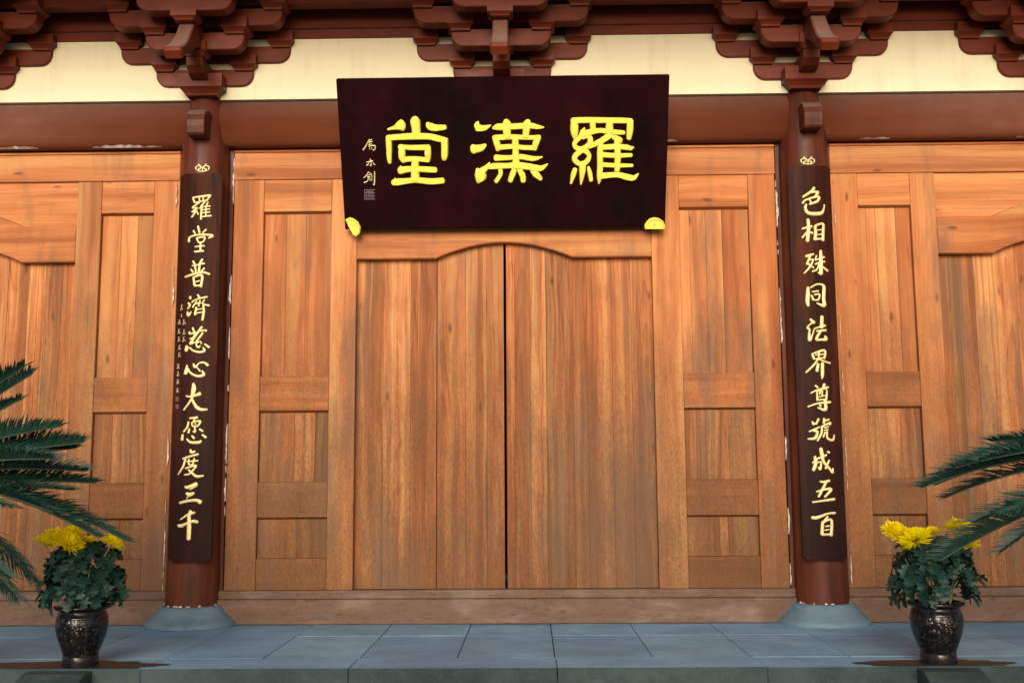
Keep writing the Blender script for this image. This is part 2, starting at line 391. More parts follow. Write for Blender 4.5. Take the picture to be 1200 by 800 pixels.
# the stair in front
st = empty('stone_stair', (0, -1.51, -.9), 'short grey stone stair with sloping side slabs, dropping from the terrace edge', 'stair')
for k in range(5):
    zt = -.15*(k+1)
    for i in range(4):
        xa = -1.82+.915*i
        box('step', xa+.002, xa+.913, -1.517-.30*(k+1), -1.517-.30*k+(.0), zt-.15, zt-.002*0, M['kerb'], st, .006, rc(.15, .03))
for sx0, sx1 in ((-2.108, -1.825), (1.86, 2.125)):
    prism('side_slab', [(-1.518, -.004), (-1.518, -.9), (-3.3, -.9), (-3.3, -.80), (-1.60, -.006)], 'x', sx0, sx1, M['kerb'], st, .004, rc(.1, .02))
# dark facing front band just under the kerb: kerb front faces take the darker green-grey material
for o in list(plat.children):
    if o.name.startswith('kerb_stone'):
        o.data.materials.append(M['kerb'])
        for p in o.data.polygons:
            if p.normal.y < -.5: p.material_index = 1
# damp patches under the pots
def stain(cx, cy, rx, ry, label):
    vs = [(cx, cy, .0035)]; n = 48
    for k in range(n):
        a = 2*math.pi*k/n; q = 1+.30*noise.noise(Vector((math.cos(a)*1.6+cx, math.sin(a)*1.6, 3)))+.16*noise.noise(Vector((math.cos(a)*6+cx, math.sin(a)*6, 1)))
        vs.append((cx+rx*q*math.cos(a), max(-1.506, cy+ry*q*math.sin(a)), .0035))
    o = mo('damp_patch', vs, [(0, 1+k, 1+(k+1) % n) for k in range(n)], M['damp'], None, (cx, cy, 0))
    tag(o, label, 'puddle')
stain(-1.93, -1.42, .42, .13, 'brown damp patch on the kerb around the left flower pot')
stain(1.98, -1.43, .33, .10, 'brown damp patch on the kerb around the right flower pot')

# ------------------------------------------------------------------ hall body (closed, dark inside)
hb = box('hall_back_wall', -5.4, 5.4, 3.4, 3.6, -.0, 4.4, M['dark_wood'], None, 0); tag(hb, 'dark rear wall of the hall behind the closed doors', 'wall')
for sx in (-5.4, 5.2):
    e = box('hall_end_wall', sx, sx+.2, .12, 3.395, 0.0, 4.4, M['plaster'], None, 0)
    tag(e, 'cream plastered %s end wall of the hall' % ('left' if sx < 0 else 'right'), 'wall')
rf = empty('roof', (0, 0, 4.2), 'overhanging tiled hall roof above the bracket sets', 'roof')
prism('soffit', [(-1.45, 3.90), (.2, 4.22), (3.8, 4.45), (3.8, 4.55), (.2, 4.34), (-1.45, 4.0)], 'x', -5.8, 5.8, M['dark_wood'], rf, 0)
raf = None
for k in range(46):
    x = -5.6+k*.249
    if raf is None:
        raf = prism('rafter', [(-1.5, 3.80), (.15, 4.12), (.15, 4.215), (-1.5, 3.895)], 'x', -.045, .045, M['dark_wood'], rf, .003)
        raf.location.x = x-rf.location.x
    else:
        c = raf.copy(); COL.objects.link(c); c.parent = rf; c.location.x = x

# ------------------------------------------------------------------ wood bays
ZT = dict(head=(2.690, 2.875), r1=(2.487, 2.690), r2=(1.256, 1.466), r3=(.620, .830), r4=(.197, .381))
def side_panel(xa, xb, outer_w, inner_w, flip, label, tones):
    """xa..xb full width; outer stile beside the column. flip: outer stile on the right"""
    wl, wr = (inner_w, outer_w) if flip else (outer_w, inner_w)
    t = empty('side_panel', ((xa+xb)/2, .03, .195), label, 'wooden panel', 'framed wooden panels beside the doors')
    G = .0008
    box('stile', xa, xa+wl, 0, .07, .197, 2.690-G, M['wood_v'], t, .003, tones[0])
    box('stile', xb-wr, xb, 0, .07, .197, 2.690-G, M['wood_v'], t, .003, tones[1])
    pa, pb = xa+wl+G, xb-wr-G
    for i, k in enumerate(('r1', 'r2', 'r3', 'r4')):
        z0, z1 = ZT[k]; box('rail', pa, pb, .002+.0007*i, .068, z0+(G if k != 'r4' else 0), z1-(2*G if k == 'r1' else 0), M['wood_h'], t, .0035, tones[2+i])
    # recessed boards, each panel glued up from two or three boards
    n = 0
    for (z0, z1) in ((1.466, 2.487), (.830, 1.256), (.381, .620)):
        cuts = tones[6][n]; n += 1
        xs = [pa]+[pa+(pb-pa)*q for q, _ in cuts[:-1]]+[pb]
        for i in range(len(xs)-1):
            box('board', xs[i]+.0004, xs[i+1]-.0004, .030+random.uniform(0, .0012), .055, z0+G, z1-G, M['wood_d'] if z1 < 1.3 else M['wood_v'], t, .0012, cuts[i][1])
    # small quarter bead round every panel
    for (z0, z1) in ((1.466, 2.487), (.830, 1.256), (.381, .620)):
        b = .010
        prism('bead', [(.010, z1-G), (.0295, z1-G), (.0295, z1-b)], 'x', pa, pb, M['wood_h'], t, 0, (.72, .66, .6))
    return t

def tone(v, w=0.0, y=0.0):
    v = v**1.7; return (v*(1+w), v*(1-w*.6), v*(1-w*1.6))
def arch_pts(xc, x0, z0, x1, z1, n=14):
    pts = []
    for i in range(n+1):
        q = i/n; pts.append((xc+x0+(x1-x0)*q, z0+(z1-z0)*(1-(1-q)**1.9)))
    return pts
def bay(xc, hw, xl, xr, which, planks_l, planks_r, flat):
    """hw half width of the opening, xl/xr the columns' inner faces"""
    nm = {'c': 'central', 'l': 'left', 'r': 'right'}[which]
    fr = empty('door_frame', (xc, 0, 0), {'c': 'pale wooden frame of the central doorway, arched rail above and worn threshold below',
        'l': 'pale wooden frame of the left doorway, arched rail cut by the photo edge', 'r': 'pale wooden frame of the right doorway behind the right cycad leaves'}[which], 'door frame', 'door frames between the columns')
    box('head_rail', xl, xr, -.004, .07, 2.691, 2.862, M['wood_h'], fr, .004, rc(.03))
    box('head_bead', xl, xr, -.010, .06, 2.863, 2.878, M['wood_h'], fr, .003, (1.05, .9, .8))
    # arched rail
    ap = 2.281; a0 = 2.184; n = 14
    low = [(xc-hw, a0), (xc-flat, a0)]+arch_pts(xc, -flat, a0, 0, ap)[1:]+arch_pts(xc, flat, a0, 0, ap)[::-1][1:]+[(xc+hw, a0)]
    dz = .226
    up = [(x, z+dz+(0 if abs(x-xc) < flat-.01 else 0)) for x, z in low]
    prism('arch_rail', low+up[::-1], 'y', -.000, .062, M['wood_h'], fr, .006, tone(.97, .03))
    prism('transom_board', [(x, z+.0012) for x, z in up]+[(xc+hw, 2.6895), (xc-hw, 2.6895)], 'y', .014, .055, M['wood_h'], fr, .002, tone(1.08, .0))
    # threshold
    box('threshold_cap', xl-.04, xr+.04, -.012, .09, .146, .196, M['wood_sill'], fr, .005, (.95, .80, .78))
    box('threshold_board', xl-.06, xr+.06, -.030, .09, .002, .145, M['wood_sill'], fr, .006, (1.15, 1.1, 1.08))
    # leaves
    for side, pl in (('left', planks_l), ('right', planks_r)):
        lab = {('c','left'): 'left leaf of the central double door, its planks pale orange with one dark seam', ('c','right'): 'right leaf of the central double door, dark smoky streaks low down',
               ('l','right'): 'plank door leaf behind the left cycad, under the left arched rail', ('r','left'): 'plank door leaf behind the right cycad, grey streak near its edge',
               ('l','left'): 'outer plank door leaf of the left doorway, beyond the photo edge', ('r','right'): 'outer plank door leaf of the right doorway, beyond the photo edge'}[(which, side)]
        d = empty('door_leaf', (xc+(-hw/2 if side == 'left' else hw/2), .06, .2), lab, 'door', 'plank door leaves')
        for i in range(len(pl)-1):
            x0, t0 = pl[i]; x1 = pl[i+1][0]
            g = .0018 if (which == 'c' and side == 'left' and i == 2) else .0003
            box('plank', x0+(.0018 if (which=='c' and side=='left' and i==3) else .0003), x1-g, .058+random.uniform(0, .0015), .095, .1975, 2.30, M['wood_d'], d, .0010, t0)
    return fr

T = tone
cutsA = [[(.33, T(1.0, .02)), (.62, T(.93, .05)), (1, T(1.03))], [(.5, T(.92, .04)), (.80, T(1.06)), (1, T(.62, -.08))], [(.4, T(.95)), (.56, T(.86, .05)), (1, T(.80, -.02))]]
cutsB = [[(.15, T(1.08)), (.38, T(.98, .05)), (.62, T(1.0)), (1, T(.93, .06))], [(.30, T(.9, .04)), (.62, T(1.0)), (1, T(.93, .03))], [(.46, T(.84)), (.58, T(1.12)), (1, T(.80))]]
cutsC = [[(.36, T(1.0, .03)), (.68, T(1.06)), (1, T(.82, .06))], [(.34, T(.85, .03)), (.52, T(1.05)), (1, T(.92))], [(.55, T(.98)), (1, T(.86))]]
cutsD = [[(.16, T(.9, .07)), (.34, T(1.08)), (.72, T(1.05)), (1, T(.92, .06))], [(.64, T(1.02)), (1, T(.84, .05))], [(.5, T(.92)), (1, T(.86))]]
bay(0, .905, -1.672, 1.672, 'c',
    [(-.925, T(.99, .02)), (-.741, T(1.12, 0)), (-.575, T(.92, .05)), (-.414, T(.93, .05)), (-.238, T(.96, .02)), (-.108, T(.89, .05)), (-.004, None)],
    [(.011, T(.98, .09)), (.062, T(.93, .03)), (.158, T(1.06)), (.254, T(.84, .02)), (.419, T(1.0, .05)), (.505, T(1.05, .03)), (.655, T(.98, .06)), (.774, T(.90, .06)), (.925, None)], .418)
side_panel(-1.668, -.905, .185, .157, False, 'framed panel between the left column and the central door, under the plaque', [T(1.0, .02), T(1.14, -.01), T(1.04), T(.92, .06), T(.78, .02), T(.92), cutsA])
side_panel(.905, 1.668, .165, .172, True, 'framed panel between the central door and the right column, knotty inner stile', [T(1.1), T(1.02, .06), T(1.06, .03), T(1.0, .06), T(.84, .05), T(.74, .02), cutsB])
bay(-3.345, .70, -4.69, -2.010, 'l',
    [(-4.06, T(1.0)), (-3.9, T(.9)), (-3.7, T(1.05)), (-3.5, T(.95)), (-3.352, None)],
    [(-3.338, T(1.02)), (-3.08, T(1.08)), (-2.952, T(1.1, .02)), (-2.892, T(1.18)), (-2.847, T(.86, .04)), (-2.742, T(1.10)), (-2.632, None)], .365)
side_panel(-2.645, -2.006, .160, .150, True, 'framed panel left of the left column, cracked grey streaks down its inner stile', [T(.93, -.03), T(1.02), T(1.04), T(.94, .05), T(.80, .06), T(.92), cutsC])
side_panel(-4.69, -4.045, .160, .150, False, 'framed panel at the outer side of the left doorway, beyond the photo edge', [T(1.02), T(.98), T(1.0), T(.94), T(.85), T(.9), cutsC])
bay(3.345, .70, 2.010, 4.69, 'r',
    [(2.632, T(.92, .06)), (2.717, T(.74, -.02)), (2.793, T(.86, .06)), (2.87, T(1.08)), (2.96, T(1.06, .02)), (3.124, T(1.05, .02)), (3.338, None)],
    [(3.352, T(1.0)), (3.5, T(.9)), (3.7, T(1.05)), (3.9, T(.95)), (4.06, None)], .365)
side_panel(2.006, 2.645, .165, .152, False, 'framed panel right of the right column, behind the right chrysanthemum', [T(1.0, .03), T(1.05), T(1.1), T(.88, .05), T(.74, .05), T(.88), cutsD])
side_panel(4.045, 4.69, .160, .150, True, 'framed panel at the outer side of the right doorway, beyond the photo edge', [T(1.02), T(.98), T(1.0), T(.94), T(.85), T(.9), cutsD])

# ------------------------------------------------------------------ columns, beams, plaster
def column(x, lab, cat='column'):
    t = empty('column', (x, 0, 0), lab, 'column', 'lacquered columns on stone bases')
    pr = [(.157, .10), (.155, .4), (.152, 1.5), (.152, 2.4), (.151, 2.75), (.146, 2.92), (.136, 3.02), (.122, 3.10), (.108, 3.16), (.104, 3.185)]
    lathe('shaft', pr, x, 0, M['column'], t, 56)
    b = lathe('stone_base', [(.0, .118), (.150, .118), (.172, .117), (.186, .110), (.196, .094), (.214, .070), (.240, .045), (.262, .028), (.268, .020), (.268, .001)], x, 0, M['base'], t, 56)
    # crumbled white filler at the foot and the joints beside the frame
    vs = []; fs = []
    rnd = random.Random(int(x*100))
    for k in range(60):
        a = -math.pi*(.08+.84*rnd.random()); r = .158; w = rnd.uniform(.003, .010); h = rnd.uniform(.003, .010)
        if noise.noise(Vector((a*3, x, 0))) < -.05: continue
        c = Vector((x+r*math.cos(a), r*math.sin(a), .119)); tn = Vector((-math.sin(a), math.cos(a), 0))*w; o_ = Vector((math.cos(a), math.sin(a), 0))*.006
        i = len(vs); vs += [c-tn+o_, c+tn+o_, c+tn*.6+Vector((0, 0, h)), c-tn*.6+Vector((0, 0, h))]; fs.append((i, i+1, i+2, i+3))
    mo('foot_filler', vs, fs, M['filler'], t, (x, 0, .12))
    for sg in (-1, 1):
        vs = []; fs = []; z = .2; xe = x+sg*.176
        segs = []
        while z < 2.86:
            w = max(0, -.0005+.014*noise.noise(Vector((z*5.5, x*3.1, sg)))+.006*noise.noise(Vector((z*26, x, sg))))
            if z > 1.9: w *= 1.5
            segs.append((z, w)); z += .014
        for (za, wa), (zb, wb) in zip(segs, segs[1:]):
            if wa <= .001 and wb <= .001: continue
            i = len(vs); x1 = xe+sg*.004
            vs += [(x1, -.006, za), (x1-sg*(wa+.002), -.010-wa*.4, za), (x1-sg*(wb+.002), -.010-wb*.4, zb), (x1, -.006, zb), (x1-sg*(wa*.7), .03, za), (x1-sg*(wb*.7), .03, zb)]
            fs += [(i, i+1, i+2, i+3), (i+1, i+4, i+5, i+2)]
        if vs: mo('joint_filler', vs, fs, M['filler'], t, (xe, 0, 1.5))
    # joint board of dark lacquer closing the slot between shaft and frame
    for sg in (-1, 1):
        box('joint_board', x+sg*.135, x+sg*.1745, .004, .07, .15, 2.885, M['column'], t, .002)
    # peg through the head of the shaft
    pf = []
    z0, z1 = 2.905, 3.075
    z1 += .004; pf = [(-.10, z0), (-.240, z0), (-.252, z0+.012), (-.258, z0+.05), (-.258, z1-.085), (-.250, z1-.05), (-.230, z1-.022), (-.20, z1-.005), (-.17, z1), (-.09, z1)]
    prism('peg', pf, 'x', x-.056+.005, x+.056+.005, M['column'], t, .006)
    return t
column(-1.85, 'dark red lacquered column behind the left couplet board, on a round grey stone base')
column(1.85, 'dark red lacquered column behind the right couplet board, white filler showing at its left edge')
column(-4.84, 'dark red lacquered outer column beyond the left edge of the photo')
column(4.84, 'dark red lacquered outer column beyond the right edge of the photo')

def beam(xa, xb, lab):
    z0, z1, yf = 2.886, 3.184, -.066
    pr = [(.10, z0), (yf+.02, z0), (yf+.004, z0+.005), (yf-.010, z0+.03), (yf-.018, z0+.07), (yf-.021, z0+.12), (yf-.018, z0+.17), (yf-.010, z0+.215), (yf+.003, z0+.255), (yf+.018, z0+.283), (yf+.034, z1), (.10, z1)]
    b = prism('tie_beam', pr, 'x', xa, xb, M['beam'], None, 0)
    for p in b.data.polygons: p.use_smooth = abs(p.normal.x) < .5 and p.normal.y < -.3
    return tag(b, lab, 'beam', 'brown lacquered beams over the doors')
beam(-1.76, 1.76, 'long brown lacquered beam running behind the black plaque')
beam(-4.75, -1.94, 'brown lacquered beam over the left doorway, scuffed pale along its lower edge')
beam(1.94, 4.75, 'brown lacquered beam over the right doorway, lit redder')
for xa, xb, l in ((-1.76, 1.76, 'under the central beam'), (-4.7, -1.99, 'under the left beam'), (1.99, 4.7, 'under the right beam')):
    vs = []; fs = []; x = xa
    segs = []
    while x < xb:
        w = max(0, -.0035+.020*noise.noise(Vector((x*3.1, 5.5, 0)))+.010*noise.noise(Vector((x*23, 1.5, 0)))); segs.append((x, w)); x += .012
    for (a, wa), (b, wb) in zip(segs, segs[1:]):
        if wa < .0006 and wb < .0006: continue
        i = len(vs); vs += [(a, -.064, 2.885), (b, -.064, 2.885), (b, -.081, 2.886+wb), (a, -.081, 2.886+wa)]; fs.append((i, i+1, i+2, i+3))
    if vs: tag(mo('flaked_filler', vs, fs, M['filler'], None), 'thin line of flaked white filler '+l, 'filler', None, 'stuff')
for xa, xb, l in ((-1.84, 1.84, 'cream plaster wall strip behind the central bracket set'), (-4.84, -1.845, 'cream plaster wall strip over the left doorway'), (1.845, 4.84, 'cream plaster wall strip over the right doorway')):
    tag(box('plaster_wall', xa, xb, -.064, .11, 3.185, 3.62, M['plaster'], None, 0), l, 'wall', 'cream plaster strips between bracket sets')
up = empty('upper_beams', (0, 0, 3.57), 'stacked dark red beams running across above the cream plaster strips', 'beam')
box('lower_plank', -5, 5, -.072, .12, 3.572, 3.632, M['bracket'], up, .004)
box('upper_plank', -5, 5, -.079, .12, 3.633, 3.86, M['bracket'], up, .006)
box('top_plank', -5, 5, -.073, .12, 3.862, 4.13, M['bracket'], up, .006)
box('forward_beam', -5, 5, -.285, -.20, 3.702, 3.83, M['bracket'], up, .006)
box('forward_beam', -5, 5, -.285, -.20, 3.832, 4.00, M['bracket'], up, .006)
box('eave_beam', -5, 5, -.52, -.43, 3.85, 3.975, M['bracket'], up, .006)

# ------------------------------------------------------------------ bracket sets
def arm_prof(c, hw, z0, z1, r):
    """hanging arm: flat top, lower corners rounded off in facets"""
    pts = [(c-hw, z1)]
    for k in range(6):
        a = math.pi/2*k/5; pts.append((c-hw+r*.95*(1-math.cos(a)), z0+r-r*math.sin(a)))
    for k in range(5, -1, -1):
        a = math.pi/2*k/5; pts.append((c+hw-r*.95*(1-math.cos(a)), z0+r-r*math.sin(a)))
    pts.append((c+hw, z1))
    return pts
def small_block(x, y, z0, w, d, h, t, name='block'):
    """bearing block: straight ears above, hollow-tapered foot"""
    bm = bmesh.new(); rings = []
    lv = [(0, .70), (.12, .74), (.26, .86), (.36, 1.0), (.38, 1.0), (1, 1.0)]
    for q, s_ in lv:
        ww, dd = w*s_/2, d*s_/2; zz = z0+h*q
        rings.append([bm.verts.new((x+a*ww, y+b*dd, zz)) for a, b in ((-1, -1), (1, -1), (1, 1), (-1, 1))])
    for A, B in zip(rings, rings[1:]):
        for i in range(4): bm.faces.new((A[i], A[(i+1) % 4], B[(i+1) % 4], B[i]))
    bm.faces.new(rings[0][::-1]); bm.faces.new(rings[-1])
    return from_bm(name, bm, M['bracket'], t, (x, y, z0))
def bracket(x, lab, cap=True):
    t = empty('bracket_set', (x, -.06, 3.185), lab, 'roof bracket', 'timber bracket sets under the eaves')
    MB = M['bracket']
    T1, T2, T3, T4 = 3.266, 3.414, 3.562, 3.710; H = .108
    small_block(x, -.06, 3.186, .268, .24, .128, t, 'cap_block')
    P1, P2, P3 = -.041, -.255, -.475       # arm planes (centre y)
    hd = .045
    def arm(y, hw, z): prism('arm', arm_prof(x, hw, z, z+H, .078), 'y', y-hd+random.uniform(0, .0015), y+hd, MB, t, .004)
    arm(P1, .304, T1); arm(P1, .530, T2)
    arm(P2, .300, T2); arm(P2, .528, T3)
    arm(P3, .285, T3); arm(P3, .50, T4)
    def blk(dx, y, z): small_block(x+dx, y-.005, z, .158, .165, .098, t)
    for sg in (-1, 1):
        blk(sg*.247, P1, T1+H-.016); blk(sg*.472, P1, T2+H-.016)
        blk(sg*.243, P2, T2+H-.016); blk(sg*.472, P2, T3+H-.016)
        blk(sg*.228, P3, T3+H-.016); blk(sg*.440, P3, T4+H-.016)
    # forward stepping arms
    prism('forward_arm', [(.0, T1+.004), (-.20, T1+.004), (-.255, T1+.020), (-.292, T1+.055), (-.300, T1+H-.004), (.0, T1+H-.004)], 'x', x-.052, x+.052, MB, t, .004)
    small_block(x, -.258, T1+H+.001, .145, .125, .090, t)
    # beak: down-curving pointed tongue, dust lies on its hollow upper side
    top = []
    for k in range(11):
        q = k/10; top.append((-.44-.245*q, 3.538-.262*q-.040*math.sin(math.pi*q)))
    tip = top[-1]
    pr = [(.0, T2+.006), (-.30, T2+.006), (-.36, T2-.012), (-.50, 3.315), (tip[0]+.028, tip[1]-.062), (tip[0]-.004, tip[1]-.028), tip]+top[::-1][1:]+[(-.40, 3.556), (.0, 3.556)]
    bk = prism('beak', pr, 'x', x-.046, x+.046, MB, t, .006)
    # taper the beak towards its tip
    for v in bk.data.vertices:
        yy = v.co.y+bk.location.y+t.location.y
        if yy < -.5: v.co.x *= 1+.12*(yy+.5)/-.16
    prism('forward_arm', [(.0, T3+.006), (-.42, T3+.006), (-.475, T3+.020), (-.515, T3+.055), (-.522, T3+H-.002), (.0, T3+H-.002)], 'x', x-.050, x+.050, MB, t, .004)
    small_block(x, P3+.01, T3-.052, .150, .13, .056, t)
    prism('forward_arm', [(.0, T4+.006), (-.62, T4+.006), (-.70, T4+.04), (-.70, T4+H-.002), (.0, T4+H-.002)], 'x', x-.050, x+.050, MB, t, .004)
    small_block(x, P3, T4-.035, .150, .135, .043, t)
    return t
bracket(-3.345, 'leftmost bracket set, cut by the left photo edge')
bracket(-1.85, 'bracket set on top of the left couplet column, beak pointing down left')
bracket(-.002, 'bracket set directly above the black plaque')
bracket(1.85, 'bracket set on top of the right couplet column, beak pointing down right')
bracket(3.345, 'rightmost bracket set, cut by the right photo edge')

# ------------------------------------------------------------------ lettering
def catmull(P, n=5):
    if len(P) == 2:
        a, b = P; return [tuple(a[i]+(b[i]-a[i])*k/n for i in range(3)) for k in range(n+1)]
    out = []
    Q = [P[0]]+list(P)+[P[-1]]
    for i in range(1, len(Q)-2):
        p0, p1, p2, p3 = Q[i-1:i+3]
        for k in range(n):
            t = k/n; t2 = t*t; t3 = t2*t
            out.append(tuple(.5*((2*p1[j])+(-p0[j]+p2[j])*t+(2*p0[j]-5*p1[j]+4*p2[j]-p3[j])*t2+(-p0[j]+3*p1[j]-3*p2[j]+p3[j])*t3) for j in range(3)))
    out.append(tuple(P[-1])); return out
def strokes_mesh(strokes, H, zoff=.0006, flat=False, ridge=True):
    """strokes in plane metres [(s,t,w)...]; returns verts as (s,t,h) and faces"""
    vs = []; fs = []
    for si, st_ in enumerate(strokes):
        C = catmull(st_)
        C = [(a, b, max(w, .0012)) for a, b, w in C]
        d0 = Vector((C[0][0]-C[1][0], C[0][1]-C[1][1])); d1 = Vector((C[-1][0]-C[-2][0], C[-1][1]-C[-2][1]))
        if d0.length < 1e-6: d0 = Vector((1, 0))
        if d1.length < 1e-6: d1 = Vector((1, 0))
        d0.normalize(); d1.normalize()
        def cap(c, d, f): return (c[0]+d.x*c[2]*.5*f, c[1]+d.y*c[2]*.5*f)
        head = [(*cap(C[0], d0, .62), C[0][2]*.12), (*cap(C[0], d0, .42), C[0][2]*.66)]
        tail = [(*cap(C[-1], d1, .42), C[-1][2]*.66), (*cap(C[-1], d1, .62), C[-1][2]*.12)]
        C = head+C+tail; base = len(vs); n = len(C)
        dh = (si % 7)*.00013
        for i, (a, b, w) in enumerate(C):
            p = Vector((C[min(i+1, n-1)][0]-C[max(i-1, 0)][0], C[min(i+1, n-1)][1]-C[max(i-1, 0)][1]))
            if p.length < 1e-7: p = Vector((1, 0))
            p.normalize(); q = Vector((-p.y, p.x))
            hh = min(H, .45*w+.0006)+dh
            if ridge: prof = ((-.5, 0), (-.46, .45), (-.05, 1.0), (.05, 1.0), (.46, .45), (.5, 0))
            else: prof = ((-.5, 0), (-.45, .62), (-.33, 1.0), (.33, 1.0), (.45, .62), (.5, 0))
            for k, f in prof: vs.append((a+q.x*w*k, b+q.y*w*k, zoff+hh*f))
        for i in range(n-1):
            for k in range(5): fs.append((base+i*6+k, base+i*6+k+1, base+(i+1)*6+k+1, base+(i+1)*6+k))
        fs.append(tuple(base+k for k in range(6))[::-1]); fs.append(tuple(base+(n-1)*6+k for k in range(6)))
    return vs, fs

# the big plaque: leans out from the wall at its top
PT, PBt = -.46, -.085                     # y of front face at top / bottom edge
zt = at(590, 90, PT).z; zb = at(590, 267, PBt).z
PN0 = Vector((0, PBt, zb)); tv = Vector((0, PT-PBt, zt-zb)); PH = tv.length; tv.normalize(); sv = Vector((1, 0, 0)); nv = sv.cross(tv)   # nv points to -y
if nv.y > 0: nv = -nv
def on_plaque(u, v):
    d = ray(u, v); t = (PN0-CAM).dot(nv)/d.dot(nv); p = CAM+d*t-PN0
    return p.dot(sv), p.dot(tv)
pl_l = (on_plaque(393, 92)[0]+on_plaque(405, 268)[0])/2; pl_r = (on_plaque(784, 88)[0]+on_plaque(780, 266)[0])/2
PC = PN0+sv*((pl_l+pl_r)/2)
pq = empty('plaque', PC, 'big black lacquered plaque with three gold characters leaning out over the central door', 'sign')
def on_world(a, b, h): return PN0+sv*a+tv*b+nv*h
def plaque_box(name, a0, a1, b0, b1, h0, h1, mat, bev=.003):
    bm = bmesh.new(); bmbox(bm, (a0, b0, h0), (a1, b1, h1))
    if bev: bmesh.ops.bevel(bm, geom=bm.edges[:], offset=bev, segments=2, affect='EDGES')
    for v in bm.verts: v.co = on_world(*v.co)
    return from_bm(name, bm, mat, pq, on_world((a0+a1)/2, (b0+b1)/2, (h0+h1)/2))
plaque_box('board', pl_l, pl_r, 0, PH, -.045, 0, M['plaque'], .004)
plaque_box('batten', pl_l+.3, pl_l+.38, .05, PH-.05, -.075, -.0455, M['plaque'])
plaque_box('batten', pl_r-.38, pl_r-.3, .05, PH-.05, -.075, -.0455, M['plaque'])
def px_strokes(strokes, ox, oy, k, fn):
    """crop pixels -> plane metres"""
    out = []
    for s_ in strokes:
        L = []
        for (a, b, w) in s_:
            u, v = ox+a/k, oy+b/k; q = fn(u, v); q2 = fn(u+1, v)
            L.append((q[0], q[1], w/k*abs(q2[0]-q[0])))
        out.append(L)
    return out
def plaque_char(strokes, ox, oy, k, mat=None, H=.020, name='character', ridge=False):
    if name == 'character': strokes = [[(a, b, w*1.09+1) for a, b, w in q] for q in strokes]
    vs, fs = strokes_mesh(px_strokes(strokes, ox, oy, k, on_plaque), H, .0006, ridge=ridge)
    return mo(name, [on_world(*v) for v in vs], fs, mat or M['gold_big'], pq, smooth=False)
TANG = [[(115,174,16),(178,158,36),(222,142,78),(250,135,105)], [(372,72,66),(373,100,88),(380,160,78),(385,228,74)], [(487,118,34),(512,145,66),(565,160,58),(655,155,44)],
 [(112,255,50),(200,248,52),(350,240,58),(500,242,54),(590,262,56),(668,280,48)], [(125,245,55),(128,350,52),(130,440,44),(135,488,30)], [(648,272,64),(650,350,62),(648,420,60),(645,455,44)],
 [(240,325,36),(248,380,62),(250,440,58),(268,478,34)], [(225,338,42),(330,345,44),(430,345,48),(505,342,46)], [(492,345,52),(492,400,60),(495,455,44)], [(255,458,50),(370,450,44),(500,462,42)],
 [(375,450,62),(372,550,70),(375,650,76)], [(228,560,66),(330,545,50),(450,548,50),(565,555,50)], [(165,672,52),(210,668,62),(300,658,50),(380,650,50),(520,662,54),(635,655,52)], [(238,520,16),(235,545,30)], [(185,632,10),(180,655,30)]]
HAN = [[(122,105,22),(112,140,56),(140,165,58)],[(110,165,56),(180,162,50),(240,135,12)], [(75,330,50),(85,368,66),(100,380,50)],[(85,360,72),(150,348,62),(192,318,26)],
 [(115,545,30),(128,600,70),(125,665,40)],[(122,672,26),(150,620,90),(160,570,70),(200,530,42),(232,482,8)],
 [(262,162,24),(310,152,58),(420,150,52),(600,140,52),(680,152,40),(738,155,12)], [(385,92,48),(390,130,84),(392,200,68),(398,250,60)], [(590,95,48),(582,130,76),(572,200,60),(568,245,58)],
 [(270,255,48),(330,250,50),(450,245,44),(600,252,40),(700,245,38)], [(278,245,46),(300,310,58),(308,368,38)], [(690,245,48),(665,300,58),(650,360,44)], [(300,345,48),(450,335,42),(550,345,42),(665,348,42)],
 [(470,245,58),(475,400,58),(480,530,68)], [(285,440,56),(400,440,42),(520,430,46),(640,448,42),(722,432,14)],
 [(222,532,34),(270,520,54),(400,515,48),(480,510,58),(600,525,58),(700,540,52),(745,520,30),(774,496,8)],
 [(330,550,40),(332,595,40),(290,665,38)], [(462,550,50),(442,605,52),(422,660,42)], [(510,550,50),(540,610,54),(546,662,46)], [(620,550,30),(662,592,60),(712,640,36)]]
LUO = [[(102,85,50),(104,150,72),(105,215,62),(112,265,30)], [(85,95,55),(200,88,52),(400,90,50),(550,92,50),(640,95,44)], [(628,92,58),(625,180,60),(615,262,42)],
 [(275,95,55),(280,190,48)], [(435,95,60),(432,200,72)], [(160,228,42),(250,200,52),(350,185,42),(450,198,46),(570,205,36)], [(200,160,14),(175,200,40)],
 [(205,190,36),(160,245,42),(108,300,42),(120,345,44),(175,358,46),(235,322,44),(255,280,50),(235,235,44),(180,250,40)],
 [(170,375,46),(115,420,48),(110,465,48),(165,500,44),(220,475,46),(243,425,40),(215,380,46),(170,370,40)],
 [(180,490,58),(180,560,58),(172,640,34),(165,690,12)], [(112,545,40),(95,600,46),(72,682,18)], [(236,525,22),(250,585,40),(262,655,34)],
 [(352,290,46),(345,380,54),(345,500,52),(340,620,48),(334,682,14)], [(440,225,60),(370,275,52),(300,312,46),(225,352,18)], [(470,245,44),(530,278,56),(545,290,30)],
 [(500,262,44),(510,400,58),(505,560,48)], [(380,342,46),(520,335,48),(600,345,42),(660,345,16)], [(370,412,46),(500,420,42),(640,415,34)], [(370,505,40),(500,512,38),(650,512,28)],
 [(350,612,54),(500,600,48),(600,622,56),(660,628,46),(706,586,8)], [(590,340,50),(640,355,34)]]
plaque_char(TANG, 440, 130, 8); plaque_char(HAN, 545, 130, 8); plaque_char(LUO, 660, 130, 8)
